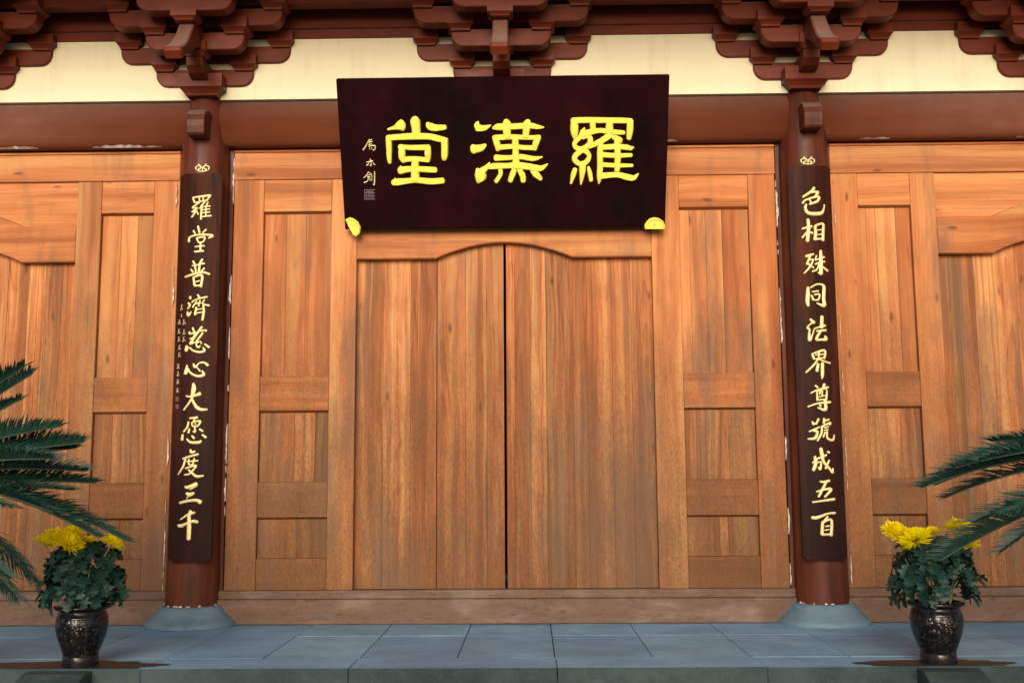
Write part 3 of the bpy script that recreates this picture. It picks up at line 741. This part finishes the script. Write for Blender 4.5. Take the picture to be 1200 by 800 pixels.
# signature and seal at the plaque's left (crop 415,155 at 8.9)
SIG = [
 [[(160,75,8),(130,130,12),(95,185,16)], [(150,85,8),(185,80,10)], [(150,105,8),(190,100,9)], [(150,130,8),(185,125,9)], [(165,80,8),(160,145,9)], [(150,150,9),(215,140,12),(218,175,12),(195,190,10)], [(160,165,9),(165,180,9)], [(180,160,9),(187,175,9)]],
 [[(165,280,12),(175,292,10)], [(130,312,8),(195,300,12)], [(155,305,8),(150,335,10),(128,348,9)], [(178,305,9),(176,350,12),(165,345,7)], [(142,325,7),(138,335,8)], [(195,320,8),(215,340,14)]],
 [[(150,415,10),(125,455,12),(100,475,9)], [(155,418,8),(180,440,10)], [(125,455,6),(170,445,8)], [(140,470,9),(165,465,9),(160,485,9)], [(150,460,8),(140,510,10),(105,525,12)], [(160,490,8),(175,505,9)], [(185,440,8),(185,500,9)], [(213,412,12),(213,480,13),(210,548,13),(198,540,7)]]]
for sgn in SIG: plaque_char(sgn, 415, 155, 8.9, M['gold_pale'], .002, 'signature_character', True)
seal = [[(110+i*22, 600, 9), (110+i*22, 700, 9)] for i in range(6)][:5]+[[(110, 600+j*33, 8), (218, 600+j*33, 8)] for j in range(4)]+[[(140,620,12),(190,625,12)], [(160,660,12),(200,670,12)]]
plaque_char(seal, 415, 155, 8.9, M['seal'], .0012, 'seal', False)
# gilt corner clips
def clip(outline, label_inner, cx, cy):
    pts = [on_plaque(u, v) for u, v in outline]; c = on_plaque(cx, cy)
    vs = []; fs = []; n = len(pts)
    for s_, h in ((1, .0), (1, .012), (.86, .020), (.76, .014)):
        for a, b in pts: vs.append(on_world(c[0]+(a-c[0])*s_, c[1]+(b-c[1])*s_, h+.001))
    for r in range(3):
        for i in range(n): fs.append((r*n+i, r*n+(i+1) % n, (r+1)*n+(i+1) % n, (r+1)*n+i))
    fs.append(tuple(3*n+i for i in range(n)))
    o = mo('corner_clip', vs, fs, M['gold_big'], pq)
    vs2, fs2 = strokes_mesh(px_strokes(label_inner, 0, 0, 1, on_plaque), .004, .0145)
    mo('scroll_relief', [Vector(on_world(*v)) for v in vs2], fs2, M['gold'], o if False else pq)
clip([(405,257),(410,254.5),(415,256),(420,260),(423,266),(422,273),(418,277),(414,275),(410,268)], [[(410,259,1),(414,261,1),(413,266,1)], [(417,263,1),(419,268,1),(417,273,1)], [(413,266,.8),(417,268,.8)]], 414.5, 265)
clip([(755.5,268),(755,264),(757,260),(761,256),(766.5,254.5),(772,255.5),(777,259),(779,263),(779,268)], [[(759,265,1),(761,261,1),(765,262,1)], [(769,262,1),(773,261,1),(775,265,1)], [(767,259,1.6),(767,264,1.6)]], 767, 263)

# couplet boards, gently curved round the columns
def couplet(cx, x_px0, x_px1, v0, v1, Yf, label, chars, smalls, orn, tilt):
    hw = .126; sag = .016; z1 = at((x_px0+x_px1)/2, v0, Yf).z; z0 = at((x_px0+x_px1)/2, v1, Yf).z
    t = empty('couplet_board', (cx, Yf, z0), label, 'hanging board', 'couplet boards hung on the columns')
    def cv(s_): return Yf+sag*(s_/hw)**2
    vs = []; fs = []; nx, nz = 10, 12
    bot = lambda q: z0+.003*noise.noise(Vector((q*3, cx, 0)))
    for layer, dy in ((0, 0), (1, .024)):
        for j in range(nz+1):
            for i in range(nx+1):
                s_ = -hw+2*hw*i/nx; z = z0+(z1-z0)*j/nz
                # rounded corners
                cr = .018; e = abs(s_)-(hw-cr)
                if e > 0:
                    dz = cr-math.sqrt(max(0, cr*cr-e*e))
                    if j == 0: z += dz
                    if j == nz: z -= dz
                vs.append((cx+s_, cv(s_)+dy, z))
    Nn = (nx+1)*(nz+1)
    for j in range(nz):
        for i in range(nx):
            a = j*(nx+1)+i; fs.append((a, a+1, a+nx+2, a+nx+1)); fs.append((Nn+a, Nn+a+nx+1, Nn+a+nx+2, Nn+a+1))
    for i in range(nx):
        a = i; fs.append((a, Nn+a, Nn+a+1, a+1)); a = nz*(nx+1)+i; fs.append((a, a+1, Nn+a+1, Nn+a))
    for j in range(nz):
        a = j*(nx+1); fs.append((a, a+nx+1, Nn+a+nx+1, Nn+a)); a = j*(nx+1)+nx; fs.append((a, Nn+a, Nn+a+nx+1, a+nx+1))
    mo('board', vs, fs, M['couplet'], t)
    def onb(u, v):
        p = at(u, v, Yf+.004); return p.x-cx, p.z
    def put(strokes, ox, oy, k, name, mat, H, zo=.0008):
        vs, fs = strokes_mesh(px_strokes(strokes, ox, oy, k, onb), H, zo)
        mo(name, [Vector((cx+a, cv(a)-h, b)) for a, b, h in vs], fs, mat, t)
    for (ox, oy, k, strokes) in chars: put([[(a, b, w*1.14+1) for a, b, w in q] for q in strokes], ox, oy, k, 'character', M['gold'], .008)
    for (ox, oy, k, strokes, mt) in smalls: put(strokes, ox, oy, k, 'small_character', M[mt], .0012)
    # gilt scroll hanger above the board, on the shaft
    u0, v0_ = orn
    SC = [[(-7,2,1.6),(-8,-1,1.8),(-4,-3,1.6),(-2,0,1.5),(-5,2.5,1.4),(-4,0,1)], [(7,2,1.6),(8,-1,1.8),(4,-3,1.6),(2,0,1.5),(5,2.5,1.4),(4,0,1)], [(-5,-5,1.2),(0,0,1.6),(0,3,1.4)], [(5,-5,1.2),(0,0,1.6)], [(-6,3,1.4),(0,4,1.6),(6,3,1.4)], [(-5,7,1.4),(-3,7,1.4)], [(3,7,1.4),(5,7,1.4)]]
    vs, fs = strokes_mesh(px_strokes([[(u0+a, v0_+b, w) for a, b, w in q] for q in SC], 0, 0, 1, onb), .004, .0)
    mo('scroll_hook', [Vector((cx+a, -.1535+.012*(a/.09)**2-h, b)) for a, b, h in vs], fs, M['gold_pale'], t)
    return t
A_=(195,180,6.667); B_=(200,300,10); C_=(195,370,10); D_=(195,440,10); E_=(195,510,10); F_=(190,560,7.27)
LCH = [(*A_, [[(210,345,14),(222,385,13)],[(212,345,12),(345,328,16)],[(345,328,16),(318,372,10)],[(258,342,9),(262,368,9)],[(292,338,9),(288,364,9)],[(225,386,10),(318,366,9)],
   [(262,385,10),(205,425,12),(248,428,11),(200,458,11),(242,450,11)],[(236,452,10),(200,498,14)],[(242,456,8),(252,478,10)],
   [(302,380,14),(262,432,9)],[(280,402,13),(272,516,14)],[(328,382,11),(314,412,11)],[(280,420,7),(345,410,9)],[(280,443,7),(340,434,8)],[(280,466,7),(342,457,8)],[(280,496,8),(352,486,13)],[(312,410,9),(310,492,9)]]),
 (*A_, [[(250,570,16),(262,620,16)],[(214,605,15),(230,632,10)],[(312,594,14),(285,622,9)],[(178,690,18),(185,655,14),(260,636,13),(362,640,18),(330,662,10)],[(238,662,12),(254,695,11)],[(240,662,11),(300,655,13),(290,690,11),(252,697,10)],[(225,730,10),(300,722,12)],[(270,700,15),(268,765,14)],[(222,768,13),(292,762,14)]]),
 (*B_, [[(265,62,24),(290,105,24)],[(375,42,28),(350,88,26)],[(255,118,14),(400,88,20)],[(290,120,22),(300,198,20)],[(345,90,22),(335,200,26)],[(240,155,18),(265,190,22)],[(400,142,18),(368,180,18)],[(170,245,20),(250,222,26),(370,192,22),(458,212,22)],[(270,250,20),(285,350,28)],[(270,255,18),(370,228,26),(358,362,28)],[(300,302,13),(345,292,13)],[(290,352,18),(350,346,18)]]),
 (*B_, [[(230,478,26),(236,502,26)],[(208,550,20),(228,575,26),(202,622,14)],[(198,655,20),(212,698,30),(245,650,8)],[(320,455,20),(345,490,24)],[(252,545,18),(300,512,15),(430,478,22)],[(310,530,14),(262,602,20)],[(350,520,15),(330,590,15)],[(400,512,14),(382,560,14),(455,580,20)],[(290,562,13),(362,552,13)],[(305,602,20),(290,690,28)],[(385,572,20),(392,650,24),(375,752,26)],[(300,632,12),(385,616,12)],[(300,672,12),(385,656,12)]]),
 (*C_, [[(310,140,20),(330,188,22)],[(420,132,28),(330,258,24),(282,330,30)],[(272,190,24),(292,212,18),(450,168,15),(465,182,24)],[(280,272,18),(345,250,16)],[(340,212,18),(300,322,24),(332,310,11)],[(432,200,20),(350,320,22),(402,300,9),(412,330,15)],[(240,352,22),(235,408,34),(262,362,9)],[(275,372,15),(320,410,20),(400,426,24),(450,406,26),(430,370,12)],[(350,332,16),(375,370,22),(402,350,9)],[(450,330,18),(502,370,26)]]),
 (*C_, [[(246,580,18),(225,680,36),(262,620,12)],[(255,612,15),(290,672,22),(370,706,26),(440,690,32),(420,642,14)],[(320,562,18),(340,600,30),(380,562,13)],[(380,556,13),(440,546,20),(488,580,30)],[(350,590,12),(400,650,16)]]),
 (*D_, [[(320,92,24),(325,150,48),(310,220,38),(290,290,24),(205,402,18)],[(235,240,18),(300,245,20),(398,212,40)],[(300,262,18),(350,360,34),(410,396,32),(478,395,20)]]),
 (*D_, [[(275,500,18),(368,490,26)],[(262,542,20),(250,600,22),(202,660,18)],[(342,502,16),(320,532,16)],[(300,550,16),(398,532,22),(370,590,20),(312,590,14)],[(300,552,15),(310,596,15)],[(335,562,10),(350,568,10)],[(335,602,18),(340,660,20),(312,650,10)],[(275,622,18),(262,670,24)],[(392,626,20),(430,652,20)],[(192,690,22),(185,752,30)],[(242,742,18),(290,780,26),(388,780,30),(405,760,18)],[(302,702,18),(330,735,24)],[(422,692,20),(465,724,28)]]),
 (*E_, [[(286,168,22),(300,198,28),(340,186,18)],[(192,275,16),(240,256,20),(375,220,24)],[(226,272,20),(200,360,24),(136,458,13)],[(265,272,17),(265,340,18)],[(332,266,16),(315,330,16)],[(245,306,16),(372,296,18)],[(270,345,13),(325,336,13)],[(225,386,16),(345,352,22),(330,390,22),(270,450,20),(212,460,13)],[(262,402,18),(340,470,26),(380,480,28),(434,470,18)]]),
 (*F_, [[(198,72,16),(225,78,26),(295,52,34)],[(295,60,20),(240,100,6)],[(208,128,18),(238,140,30),(275,126,18)],[(235,145,14),(208,175,5)],[(152,212,20),(200,198,20),(290,187,22),(328,206,32)]]),
 (*F_, [[(240,277,20),(250,297,26),(282,292,12)],[(236,300,20),(156,352,10)],[(136,402,18),(165,405,26),(220,382,18),(270,366,24),(304,375,22)],[(232,302,24),(232,430,32),(228,518,30)]])]
def tiny(cx_, cy_, sd_, a=28, b=46):
    r = random.Random(sd_); L = []
    for k in range(3): y = cy_-b/2+b*(k+.3)/3; L.append([(cx_-a/2*r.uniform(.5, 1), y+r.uniform(-4, 6), 5), (cx_+a/2*r.uniform(.5, 1), y-r.uniform(0, 8), 6)])
    L.append([(cx_+r.uniform(-8, 8), cy_-b/2, 6), (cx_+r.uniform(-8, 8), cy_+b/2, 7)])
    L.append([(cx_, cy_, 6), (cx_-a/2, cy_+b/2, 5)]); L.append([(cx_, cy_, 5), (cx_+a/2, cy_+b/2*.8, 7)])
    return L
LSM = [(*B_, tiny(125, 600, 1, 30, 70), 'ink_pale'), (*B_, tiny(125, 695, 2, 12, 40), 'ink_pale')]
for i, (a, b) in enumerate([(148,72),(143,180),(143,272),(150,370),(148,455),(135,592),(132,680),(130,770)]): LSM.append((*C_, tiny(a, b, 10+i, 34, 54), 'ink_pale'))
for i, (a, b) in enumerate([(207,75),(205,190),(203,275)]): LSM.append((*C_, tiny(a, b, 30+i, 40, 62), 'ink_pale'))
LSM.append((*D_, tiny(128, 170, 40, 34, 54), 'ink_pale'))
for cy_ in (275, 362): LSM.append((*D_, [[(108,cy_-22,7),(108,cy_+22,7)],[(136,cy_-22,7),(136,cy_+22,7)],[(108,cy_-22,7),(136,cy_-22,7)],[(108,cy_+22,7),(136,cy_+22,7)],[(122,cy_-15,8),(122,cy_+15,8)],[(112,cy_,6),(132,cy_,6)]], 'seal'))
G_=(915,170,6.667); H_=(925,285,10); I_=(925,360,10); J_=(930,440,10); K_=(935,510,10); L_=(930,560,7.27)
RCH = [(*G_, [[(258,335,20),(240,362,20),(170,408,14)],[(235,372,15),(290,370,19),(265,402,12)],[(168,456,15),(195,430,13),(290,405,18),(285,440,19),(222,465,12)],[(225,430,13),(235,456,13)],[(196,466,17),(190,500,20),(220,535,24),(308,535,26),(335,502,13),(340,465,9)]]),
 (*G_, [[(210,582,20),(215,650,24),(206,752,24)],[(165,655,13),(240,636,17)],[(210,672,11),(166,725,13)],[(225,682,11),(246,690,15)],[(265,636,19),(270,690,22),(265,742,22)],[(265,633,15),(328,616,17),(330,680,19),(328,748,20)],[(285,667,9),(320,662,9)],[(285,702,9),(320,696,9)],[(265,738,14),(325,732,14)]]),
 (*H_, [[(190,156,26),(220,146,28),(284,130,20)],[(240,152,24),(202,250,22)],[(220,202,17),(275,196,17),(230,290,24),(170,354,13)],[(210,236,17),(250,270,22),(284,290,19)],[(315,146,17),(300,200,17)],[(300,202,15),(410,162,20)],[(300,250,19),(330,236,22),(413,216,20)],[(365,88,28),(370,200,38),(370,362,38)],[(345,252,18),(320,310,20),(266,335,16)],[(390,276,15),(450,325,26)],[(332,342,13),(370,368,20)]]),
 (*H_, [[(216,518,28),(215,600,40),(210,680,40),(220,738,26)],[(245,522,16),(320,482,17),(390,492,26),(405,530,34),(400,650,34),(405,732,38),(318,702,13)],[(265,572,18),(338,560,19)],[(255,612,20),(280,668,24)],[(290,606,17),(350,600,19),(336,662,20),(292,665,17)]]),
 (*I_, [[(242,142,24),(285,183,38)],[(260,182,13),(206,235,18)],[(206,240,24),(235,266,24),(225,300,16)],[(230,300,24),(235,388,34),(265,330,14),(290,252,11)],[(290,250,13),(418,216,28)],[(380,108,34),(375,240,38)],[(312,280,15),(428,270,26)],[(370,272,26),(312,374,28),(370,380,24),(430,375,34),(416,338,22)]]),
 (*I_, [[(262,548,20),(285,600,26)],[(266,546,15),(408,506,28),(410,600,20)],[(345,516,17),(340,600,17)],[(300,560,13),(398,550,13)],[(280,610,13),(400,590,13)],[(345,592,18),(280,680,22),(192,764,18)],[(350,612,18),(430,640,18),(480,655,20)],[(335,662,28),(320,748,34)],[(385,652,32),(385,790,34),(380,838,13)]]),
 (*J_, [[(250,116,20),(280,140,22)],[(360,102,34),(340,150,26)],[(200,205,16),(280,166,17),(408,136,22)],[(270,182,18),(275,290,22)],[(275,182,13),(380,160,15),(380,280,24)],[(315,166,20),(300,220,18)],[(335,180,16),(330,240,16)],[(292,252,13),(370,232,13)],[(280,286,15),(380,275,15)],[(165,365,16),(280,326,19),(430,310,26)],[(365,292,32),(370,398,34),(277,375,12)],[(300,340,18),(315,360,26)]]),
 (*J_, [[(215,540,20),(235,574,24)],[(290,507,26),(260,570,18)],[(238,560,13),(280,550,13)],[(182,655,17),(300,602,18)],[(248,622,17),(235,652,17),(275,650,22),(250,730,32),(166,740,15)],[(355,502,26),(350,560,24)],[(370,530,17),(413,512,19)],[(320,602,20),(428,552,22),(418,580,16)],[(330,600,22),(320,680,22),(276,764,18)],[(360,612,17),(408,600,15)],[(355,642,13),(403,630,13)],[(365,662,17),(345,720,17)],[(390,652,20),(390,720,22),(420,750,26),(465,750,22),(475,692,12)]]),
 (*K_, [[(265,152,36),(280,230,38),(300,310,30),(370,390,26),(405,434,24),(410,382,12)],[(345,190,22),(365,200,26)],[(170,320,16),(240,266,20),(333,230,22)],[(196,246,26),(205,330,38),(180,408,32)],[(215,322,15),(265,312,17),(260,394,26),(236,370,11)],[(365,290,20),(322,388,24)]]),
 (*K_, [[(260,537,22),(290,545,24),(368,530,28)],[(330,546,24),(290,620,28),(240,718,26)],[(215,660,18),(290,636,20),(388,630,32),(312,720,20)],[(170,780,20),(250,770,19),(428,745,30)]]),
 (*L_, [[(156,335,22),(200,335,24),(290,302,15),(353,296,18)],[(290,326,13),(255,366,15)],[(245,372,22),(240,478,24)],[(250,376,13),(320,356,20),(318,488,24)],[(268,410,9),(305,405,10)],[(262,442,9),(300,436,9)],[(240,480,18),(320,478,15)]])]
couplet(-1.824, 212, 261, 203, 658, -.186, 'long dark couplet board on the left column, eleven gold characters and tiny side writing', LCH, LSM, (235.5, 195.5), 0)
couplet(1.836, 922.5, 973, 194, 656, -.186, 'long dark couplet board on the right column, gold characters and no side writing', RCH, [], (948, 187), 0)

sc_ = mo('paper_scrap', [(-3.09, -.075, .001), (-3.075, -.08, .001), (-3.068, -.07, .035), (-3.08, -.062, .045), (-3.072, -.078, .02)], [(0, 1, 4), (0, 4, 3), (4, 2, 3)], M['filler'], None)
tag(sc_, 'tiny scrap of white paper on the paving against the left threshold', 'litter')
# ------------------------------------------------------------------ flower pots
def pot(x, y, label):
    t = empty('flower_pot', (x, y, .0), label, 'flower pot', 'glazed pots at the terrace edge')
    sc = .95
    body = [(.0, .006), (.082, .006), (.084, .012), (.083, .03), (.079, .046), (.082, .056), (.098, .095), (.113, .135), (.121, .170), (.123, .195), (.119, .215)]
    neck = [(.1195, .2155), (.121, .219), (.116, .226), (.109, .243), (.108, .250), (.119, .254), (.131, .259), (.134, .266), (.131, .273), (.120, .275), (.110, .270), (.106, .250), (.104, .235)]
    lathe('body', [(r*sc, z) for r, z in body], x, y, M['pot'], t)
    lathe('rim', [(r*sc, z) for r, z in neck], x, y, M['pot_plain'], t)
    lathe('foot', [(r*sc, z) for r, z in [(.0, .001), (.0835, .001), (.085, .004), (.0855, .012), (.083, .040), (.0815, .050), (.078, .052)]], x, y, M['pot_plain'], t)
    vs = [(x, y, .250)]; n = 28
    for ring, rr in ((1, .05), (2, .100)):
        for k in range(n):
            a = 2*math.pi*k/n; vs.append((x+rr*math.cos(a), y+rr*math.sin(a), .243+.006*noise.noise(Vector((math.cos(a)*3, math.sin(a)*3, ring+x)))))
    fs = [(0, 1+k, 1+(k+1) % n) for k in range(n)]+[(1+k, 1+n+k, 1+n+(k+1) % n, 1+(k+1) % n) for k in range(n)]
    mo('soil', vs, fs, M['soil'], t, (x, y, .24), smooth=True)
    return t
LP = (-1.925, -1.405); RP = (1.995, -1.415)
pot(*LP, 'dark glazed flower pot with brown floral pattern, left end of the terrace edge')
pot(*RP, 'dark glazed flower pot with brown floral pattern, right end of the terrace edge')

def leaf_mesh(seed):
    """lobed chrysanthemum leaf about 1 long, base at origin, tip along +x, slightly cupped and drooping"""
    r = random.Random(seed)
    half = [(0, .03), (.10, .06), (.16, .22), (.27, .30), (.33, .17), (.42, .20), (.50, .40), (.60, .43), (.64, .24), (.70, .20), (.82, .27), (.90, .20), (.94, .08), (1.0, 0)]
    half = [(a, b*r.uniform(.85, 1.15)) for a, b in half]
    def bend(x_, y_, e=0): return Vector((x_*math.cos(.5*x_)*1.0, y_, -.30*x_*x_+.35*abs(y_)-.25*y_*y_+.03*math.sin(14*x_)*abs(y_)*4+e))
    vs = []; fs = []
    mid = [bend(a, 0, -.02) for a, b in half]
    L = [bend(a, b) for a, b in half]; Rr = [bend(a, -b*r.uniform(.9, 1.1)) for a, b in half]
    n = len(half); vs = mid+L+Rr
    for i in range(n-1):
        fs.append((i, i+1, n+i+1, n+i)); fs.append((i, 2*n+i, 2*n+i+1, i+1))
    me = bpy.data.meshes.new('leaf'); me.from_pydata(vs, [], fs); me.materials.append(M['leaf'])
    for p in me.polygons: p.use_smooth = True
    return me
LEAVES = [leaf_mesh(i) for i in range(5)]
def flower_mesh(seed, open_=1.0):
    r = random.Random(seed); vs = []; fs = []
    # rows from the crown's heart outward; each petal a curled spoon of three quads
    # mop of short curled petals standing out from a flattened ball, golden-angle spread
    n = 210
    for k in range(n):
        zz = 1-1.32*(k+.5)/n; a = k*2.39996+r.uniform(-.15, .15); rr = math.sqrt(max(0, 1-zz*zz))
        d = Vector((rr*math.cos(a), rr*math.sin(a), zz)); d = (d+Vector((r.uniform(-.16, .16), r.uniform(-.16, .16), r.uniform(-.12, .12)))).normalized()
        sd_ = d.cross(Vector((0, 0, 1))); sd_ = sd_.normalized() if sd_.length > .05 else Vector((1, 0, 0))
        upv = sd_.cross(d)
        l = r.uniform(.48, .66)*(1.12 if zz < .25 else .9); w = r.uniform(.065, .10); cu = r.uniform(.15, .5)
        i0 = len(vs)
        for q, ww in ((0, .5), (.35, .9), (.7, 1.0), (.9, .8), (1.0, .25)):
            c = d*(.25+l*q)+upv*cu*l*q*q
            for side_, lift in ((-1, .45), (0, -.15), (1, .45)):
                p = c+sd_*side_*w*ww+upv*w*lift*ww; vs.append((p.x, p.y, p.z*.78))
        for j in range(4):
            for m_ in range(2): fs.append((i0+j*3+m_, i0+j*3+m_+1, i0+j*3+m_+4, i0+j*3+m_+3))
    me = bpy.data.meshes.new('flower_head'); me.from_pydata(vs, [], fs); me.materials.append(M['petal'])
    return me
FLOW = [flower_mesh(i) for i in range(3)]

def chrysanthemum(px_, py_, label, flowers, mass, seed):
    rnd = random.Random(seed)
    t = empty('chrysanthemum', (px_, py_, .25), label, 'potted plant', 'potted yellow chrysanthemums')
    vs = []; fs = []; tips = []
    def add(o, loc, rot, sc):
        COL.objects.link(o); o.parent = t; o.location = Vector(loc)-t.location; o.rotation_euler = rot; o.scale = (sc,)*3
    # stems
    ends = [Vector(f[:3]) for f in flowers]
    for e in ends: tips.append((Vector((px_+rnd.uniform(-.07, .07), py_+rnd.uniform(-.05, .03), .243)), e-Vector((0, 0, .01))))
    for k in range(5):
        a = rnd.uniform(0, 6.28); tips.append((Vector((px_+.06*math.cos(a), py_+.05*math.sin(a), .243)), Vector((px_+mass[0]*.7*math.cos(a), py_+mass[1]*.7*math.sin(a), rnd.uniform(.42, .5)))))
    for a, b in tips:
        mid = (a+b)/2+Vector((0, 0, .0)); mid.x = a.x+(b.x-a.x)*.25
        o_v = []; o_f = []; pts = [a.lerp(mid, q/3) for q in range(3)]+[mid.lerp(b, q/4) for q in range(5)]
        tube(o_v, o_f, pts, [.0042]*4+[.0034]*4, 6); mo('stem', o_v, o_f, M['stem'], t, a, smooth=True)
    # leaves over the outside and inside of a squat dome that hangs down at its sides
    n = 0
    while n < 205:
        a = rnd.uniform(0, 2*math.pi); q = rnd.random()
        hz = rnd.uniform(-.10, 1)
        rad = math.sqrt(max(.05, 1-max(0, hz)**2.4)); rr = rad*(.55+.45*math.sqrt(q))
        lx = mass[0]*rr*math.cos(a); ly = mass[1]*rr*math.sin(a)
        z = mass[2]+hz*(mass[3]-mass[2])
        if hz < .12 and (rr < .62 or rnd.random() < .35): continue
        o = bpy.data.objects.new('leaf', LEAVES[rnd.randrange(5)])
        pitch = math.radians(rnd.uniform(18, 75) - 25*hz)      # droop
        yaw = a+rnd.uniform(-.6, .6)
        add(o, (px_+lx*.82, py_+ly*.82, z), (rnd.uniform(-.5, .5), pitch, yaw), rnd.uniform(.066, .100))
        n += 1
    for i, (fx, fy, fz, r_, tilt) in enumerate(flowers):
        o = bpy.data.objects.new('flower_head', FLOW[i % 3])
        add(o, (fx, fy, fz-.006), (tilt, rnd.uniform(-.2, .2), rnd.uniform(0, 6)), r_*1.12)
def fp(u, v, Y): return tuple(at(u, v, Y))
chrysanthemum(*LP, 'yellow chrysanthemum growing in the left pot, partly veiled by cycad leaves',
    [(*fp(65, 629, -1.42), .062, .55), (*fp(80, 635, -1.50), .072, .6), (*fp(131, 635, -1.44), .060, .5), (*fp(52, 634, -1.36), .05, .4), (*fp(103, 634, -1.28), .045, .4), (*fp(84, 624, -1.36), .055, .4)], (.200, .17, .335, .560), 3)
chrysanthemum(*RP, 'yellow chrysanthemum growing in the right pot, five blooms in view',
    [(*fp(1050, 623, -1.44), .068, .55), (*fp(1073, 631, -1.52), .074, .6), (*fp(1091, 623, -1.36), .045, .4), (*fp(1125, 619, -1.40), .070, .5), (*fp(1137, 636, -1.40), .045, .4)], (.205, .17, .330, .572), 5)

# ------------------------------------------------------------------ cycads
def frond_obj(t, a, b, rise, n=74, ln=.17, side=None, seed=0, roll=0.0, up=0.6):
    """arching leaf from crown a to tip b; leaflets in a shallow V"""
    rnd = random.Random(seed); a = Vector(a); b = Vector(b)
    L = (b-a).length; P = []
    for k in range(33):
        q = k/32; p = a.lerp(b, q); p.z += rise*(4*q*(1-q))*(1-.25*q); P.append(p)
    vs = []; fs = []
    tube(vs, fs, P[::2], [.007*(1-k/16)*.9+.0022 for k in range(17)], 5)
    rach = mo('frond', vs, fs, M['rachis'], t, a, smooth=True)
    vs = []; fs = []
    for k in range(n):
        q = .10+.90*(k/(n-1))**.95
        f = q*32; i = min(31, int(f)); p = P[i].lerp(P[i+1], f-i); tan = (P[min(32, i+1)]-P[max(0, i-1)]).normalized()
        sd0 = tan.cross(Vector((0, 0, 1))).normalized(); upv = sd0.cross(tan).normalized()
        if roll: sd0, upv = sd0*math.cos(roll)+upv*math.sin(roll), upv*math.cos(roll)-sd0*math.sin(roll)
        env = math.sin(min(1, q*1.25)*math.pi*.5)**.7*(1-max(0, q-.72)/.28*.62)
        for sg in (-1, 1):
            l = ln*env*rnd.uniform(.78, 1.15); fwd = .55+.75*q+rnd.uniform(-.2, .2)
            d = (sd0*sg*1.0+upv*(up+rnd.uniform(-.26, .26))+tan*fwd).normalized()
            w = .0052; wv_ = tan*w; drop = Vector((0, 0, -1))
            i0 = len(vs)
            for s_, ww in ((0, .7), (.3, 1), (.65, .85), (1, .1)):
                c = p+d*l*s_+drop*(l*.22*s_*s_)+tan*(l*.12*s_*s_)
                nn_ = d.cross(tan).normalized()*sg
                vs += [c-wv_*ww, c+nn_*w*.35*ww, c+wv_*ww]
            for j in range(3):
                for m_ in range(2): fs.append((i0+j*3+m_, i0+j*3+m_+1, i0+j*3+m_+4, i0+j*3+m_+3))
    o = mo('leaflets', vs, fs, M['frond'], None, a); o.parent = rach; o.location = (0, 0, 0); o['kind'] = 'stuff'
    return rach
def cycad(crown, label, tips, seed):
    cx, cy, cz = crown
    t = empty('cycad', (cx, cy, -.9), label, 'cycad', 'cycads beside the stair')
    rnd = random.Random(seed)
    vs = []; fs = []
    # trunk of overlapping old leaf bases
    prof = []; k = 0; z = -.9
    while z < cz-.02:
        r = .125+.02*math.sin(z*4); prof += [(r*.92, z+.9), (r*1.08, z+.9+.028)]; z += .04
    prof.append((.05, z+.9+.06)); prof.append((0, z+.9+.08))
    lathe('trunk', prof, cx, cy, M['bark'], t, 18, -.9)
    for i, tp in enumerate(tips):
        b, rise, ln, roll, upq = tp
        st_ = Vector((cx, cy, cz))+ (Vector((b[0]-cx, b[1]-cy, 0)).normalized()*.05)
        frond_obj(t, st_, b, rise, 132, ln, seed=seed*50+i, roll=roll, up=upq)
    return t
cl = (-2.62, -2.05, .80); cr_ = (2.86, -2.05, .80)
def tp(u, v, Y): return tuple(at(u, v, Y))
tl = [(tp(60, 538, -2.4), .05, .15, 0, 1.2), (tp(62, 600, -2.3), .07, .14, .2, .8), (tp(20, 700, -2.3), .08, .13, 0, .2), (tp(37, 439, -2.10), .03, .15, 0, 1.3), (tp(24, 468, -2.35), .02, .12, 0, .9), (tp(96, 519, -2.20), .04, .165, 0, 1.5), (tp(88, 525, -2.05), .03, .14, .2, 1.0), (tp(110, 566, -2.02), .03, .15, .1, 1.1), (tp(100, 552, -2.25), .05, .15, -.2, 1.2), (tp(85, 574, -2.1), .03, .12, -.1, .6),
      (tp(146, 633, -1.90), .12, .15, .2, .9), (tp(112, 628, -2.0), .11, .14, 0, 1.1), (tp(45, 682, -2.2), .09, .12, 0, .1), (tp(30, 662, -2.35), .08, .13, .3, .4), (tp(70, 500, -2.3), .05, .14, .1, 1.3), (tp(28, 430, -2.3), .03, .14, 0, 1.0), (tp(14, 592, -2.4), .03, .12, 0, .2), (tp(12, 676, -2.5), .02, .12, 0, .5)]
tr = [(tp(1150, 540, -2.4), .10, .14, 0, 1.0), (tp(1145, 612, -2.3), .08, .14, 0, 1.0), (tp(1162, 517, -2.15), .06, .15, 0, .9), (tp(1082, 571, -2.15), .13, .17, 0, 1.2), (tp(1096, 568, -2.05), .14, .17, .1, 1.4), (tp(1108, 583, -2.00), .12, .14, .1, .8), (tp(1120, 548, -2.3), .12, .15, -.1, 1.0), (tp(1103, 656, -2.10), .10, .19, 0, 1.3),
      (tp(1174, 646, -2.35), .10, .15, 0, .8), (tp(1172, 602, -2.4), .06, .15, 0, .3)]
for k in range(11):   # the rest of each crown, outside the picture
    a = math.radians(100+k*17)
    for c, L_list, sg in ((cl, tl, 1), (cr_, tr, -1)):
        L_list.append(((c[0]+sg*math.cos(a)*.80, c[1]-math.sin(a)*.55*(1 if k % 2 else -1), c[2]+random.uniform(-.25, .3)), .2, .15, 0, .5))
cycad(cl, 'dark green cycad at the left edge, long leaves reaching over the left pot', tl, 1)
cycad(cr_, 'dark green cycad at the right edge, leaves reaching in front of the right pot', tr, 2)
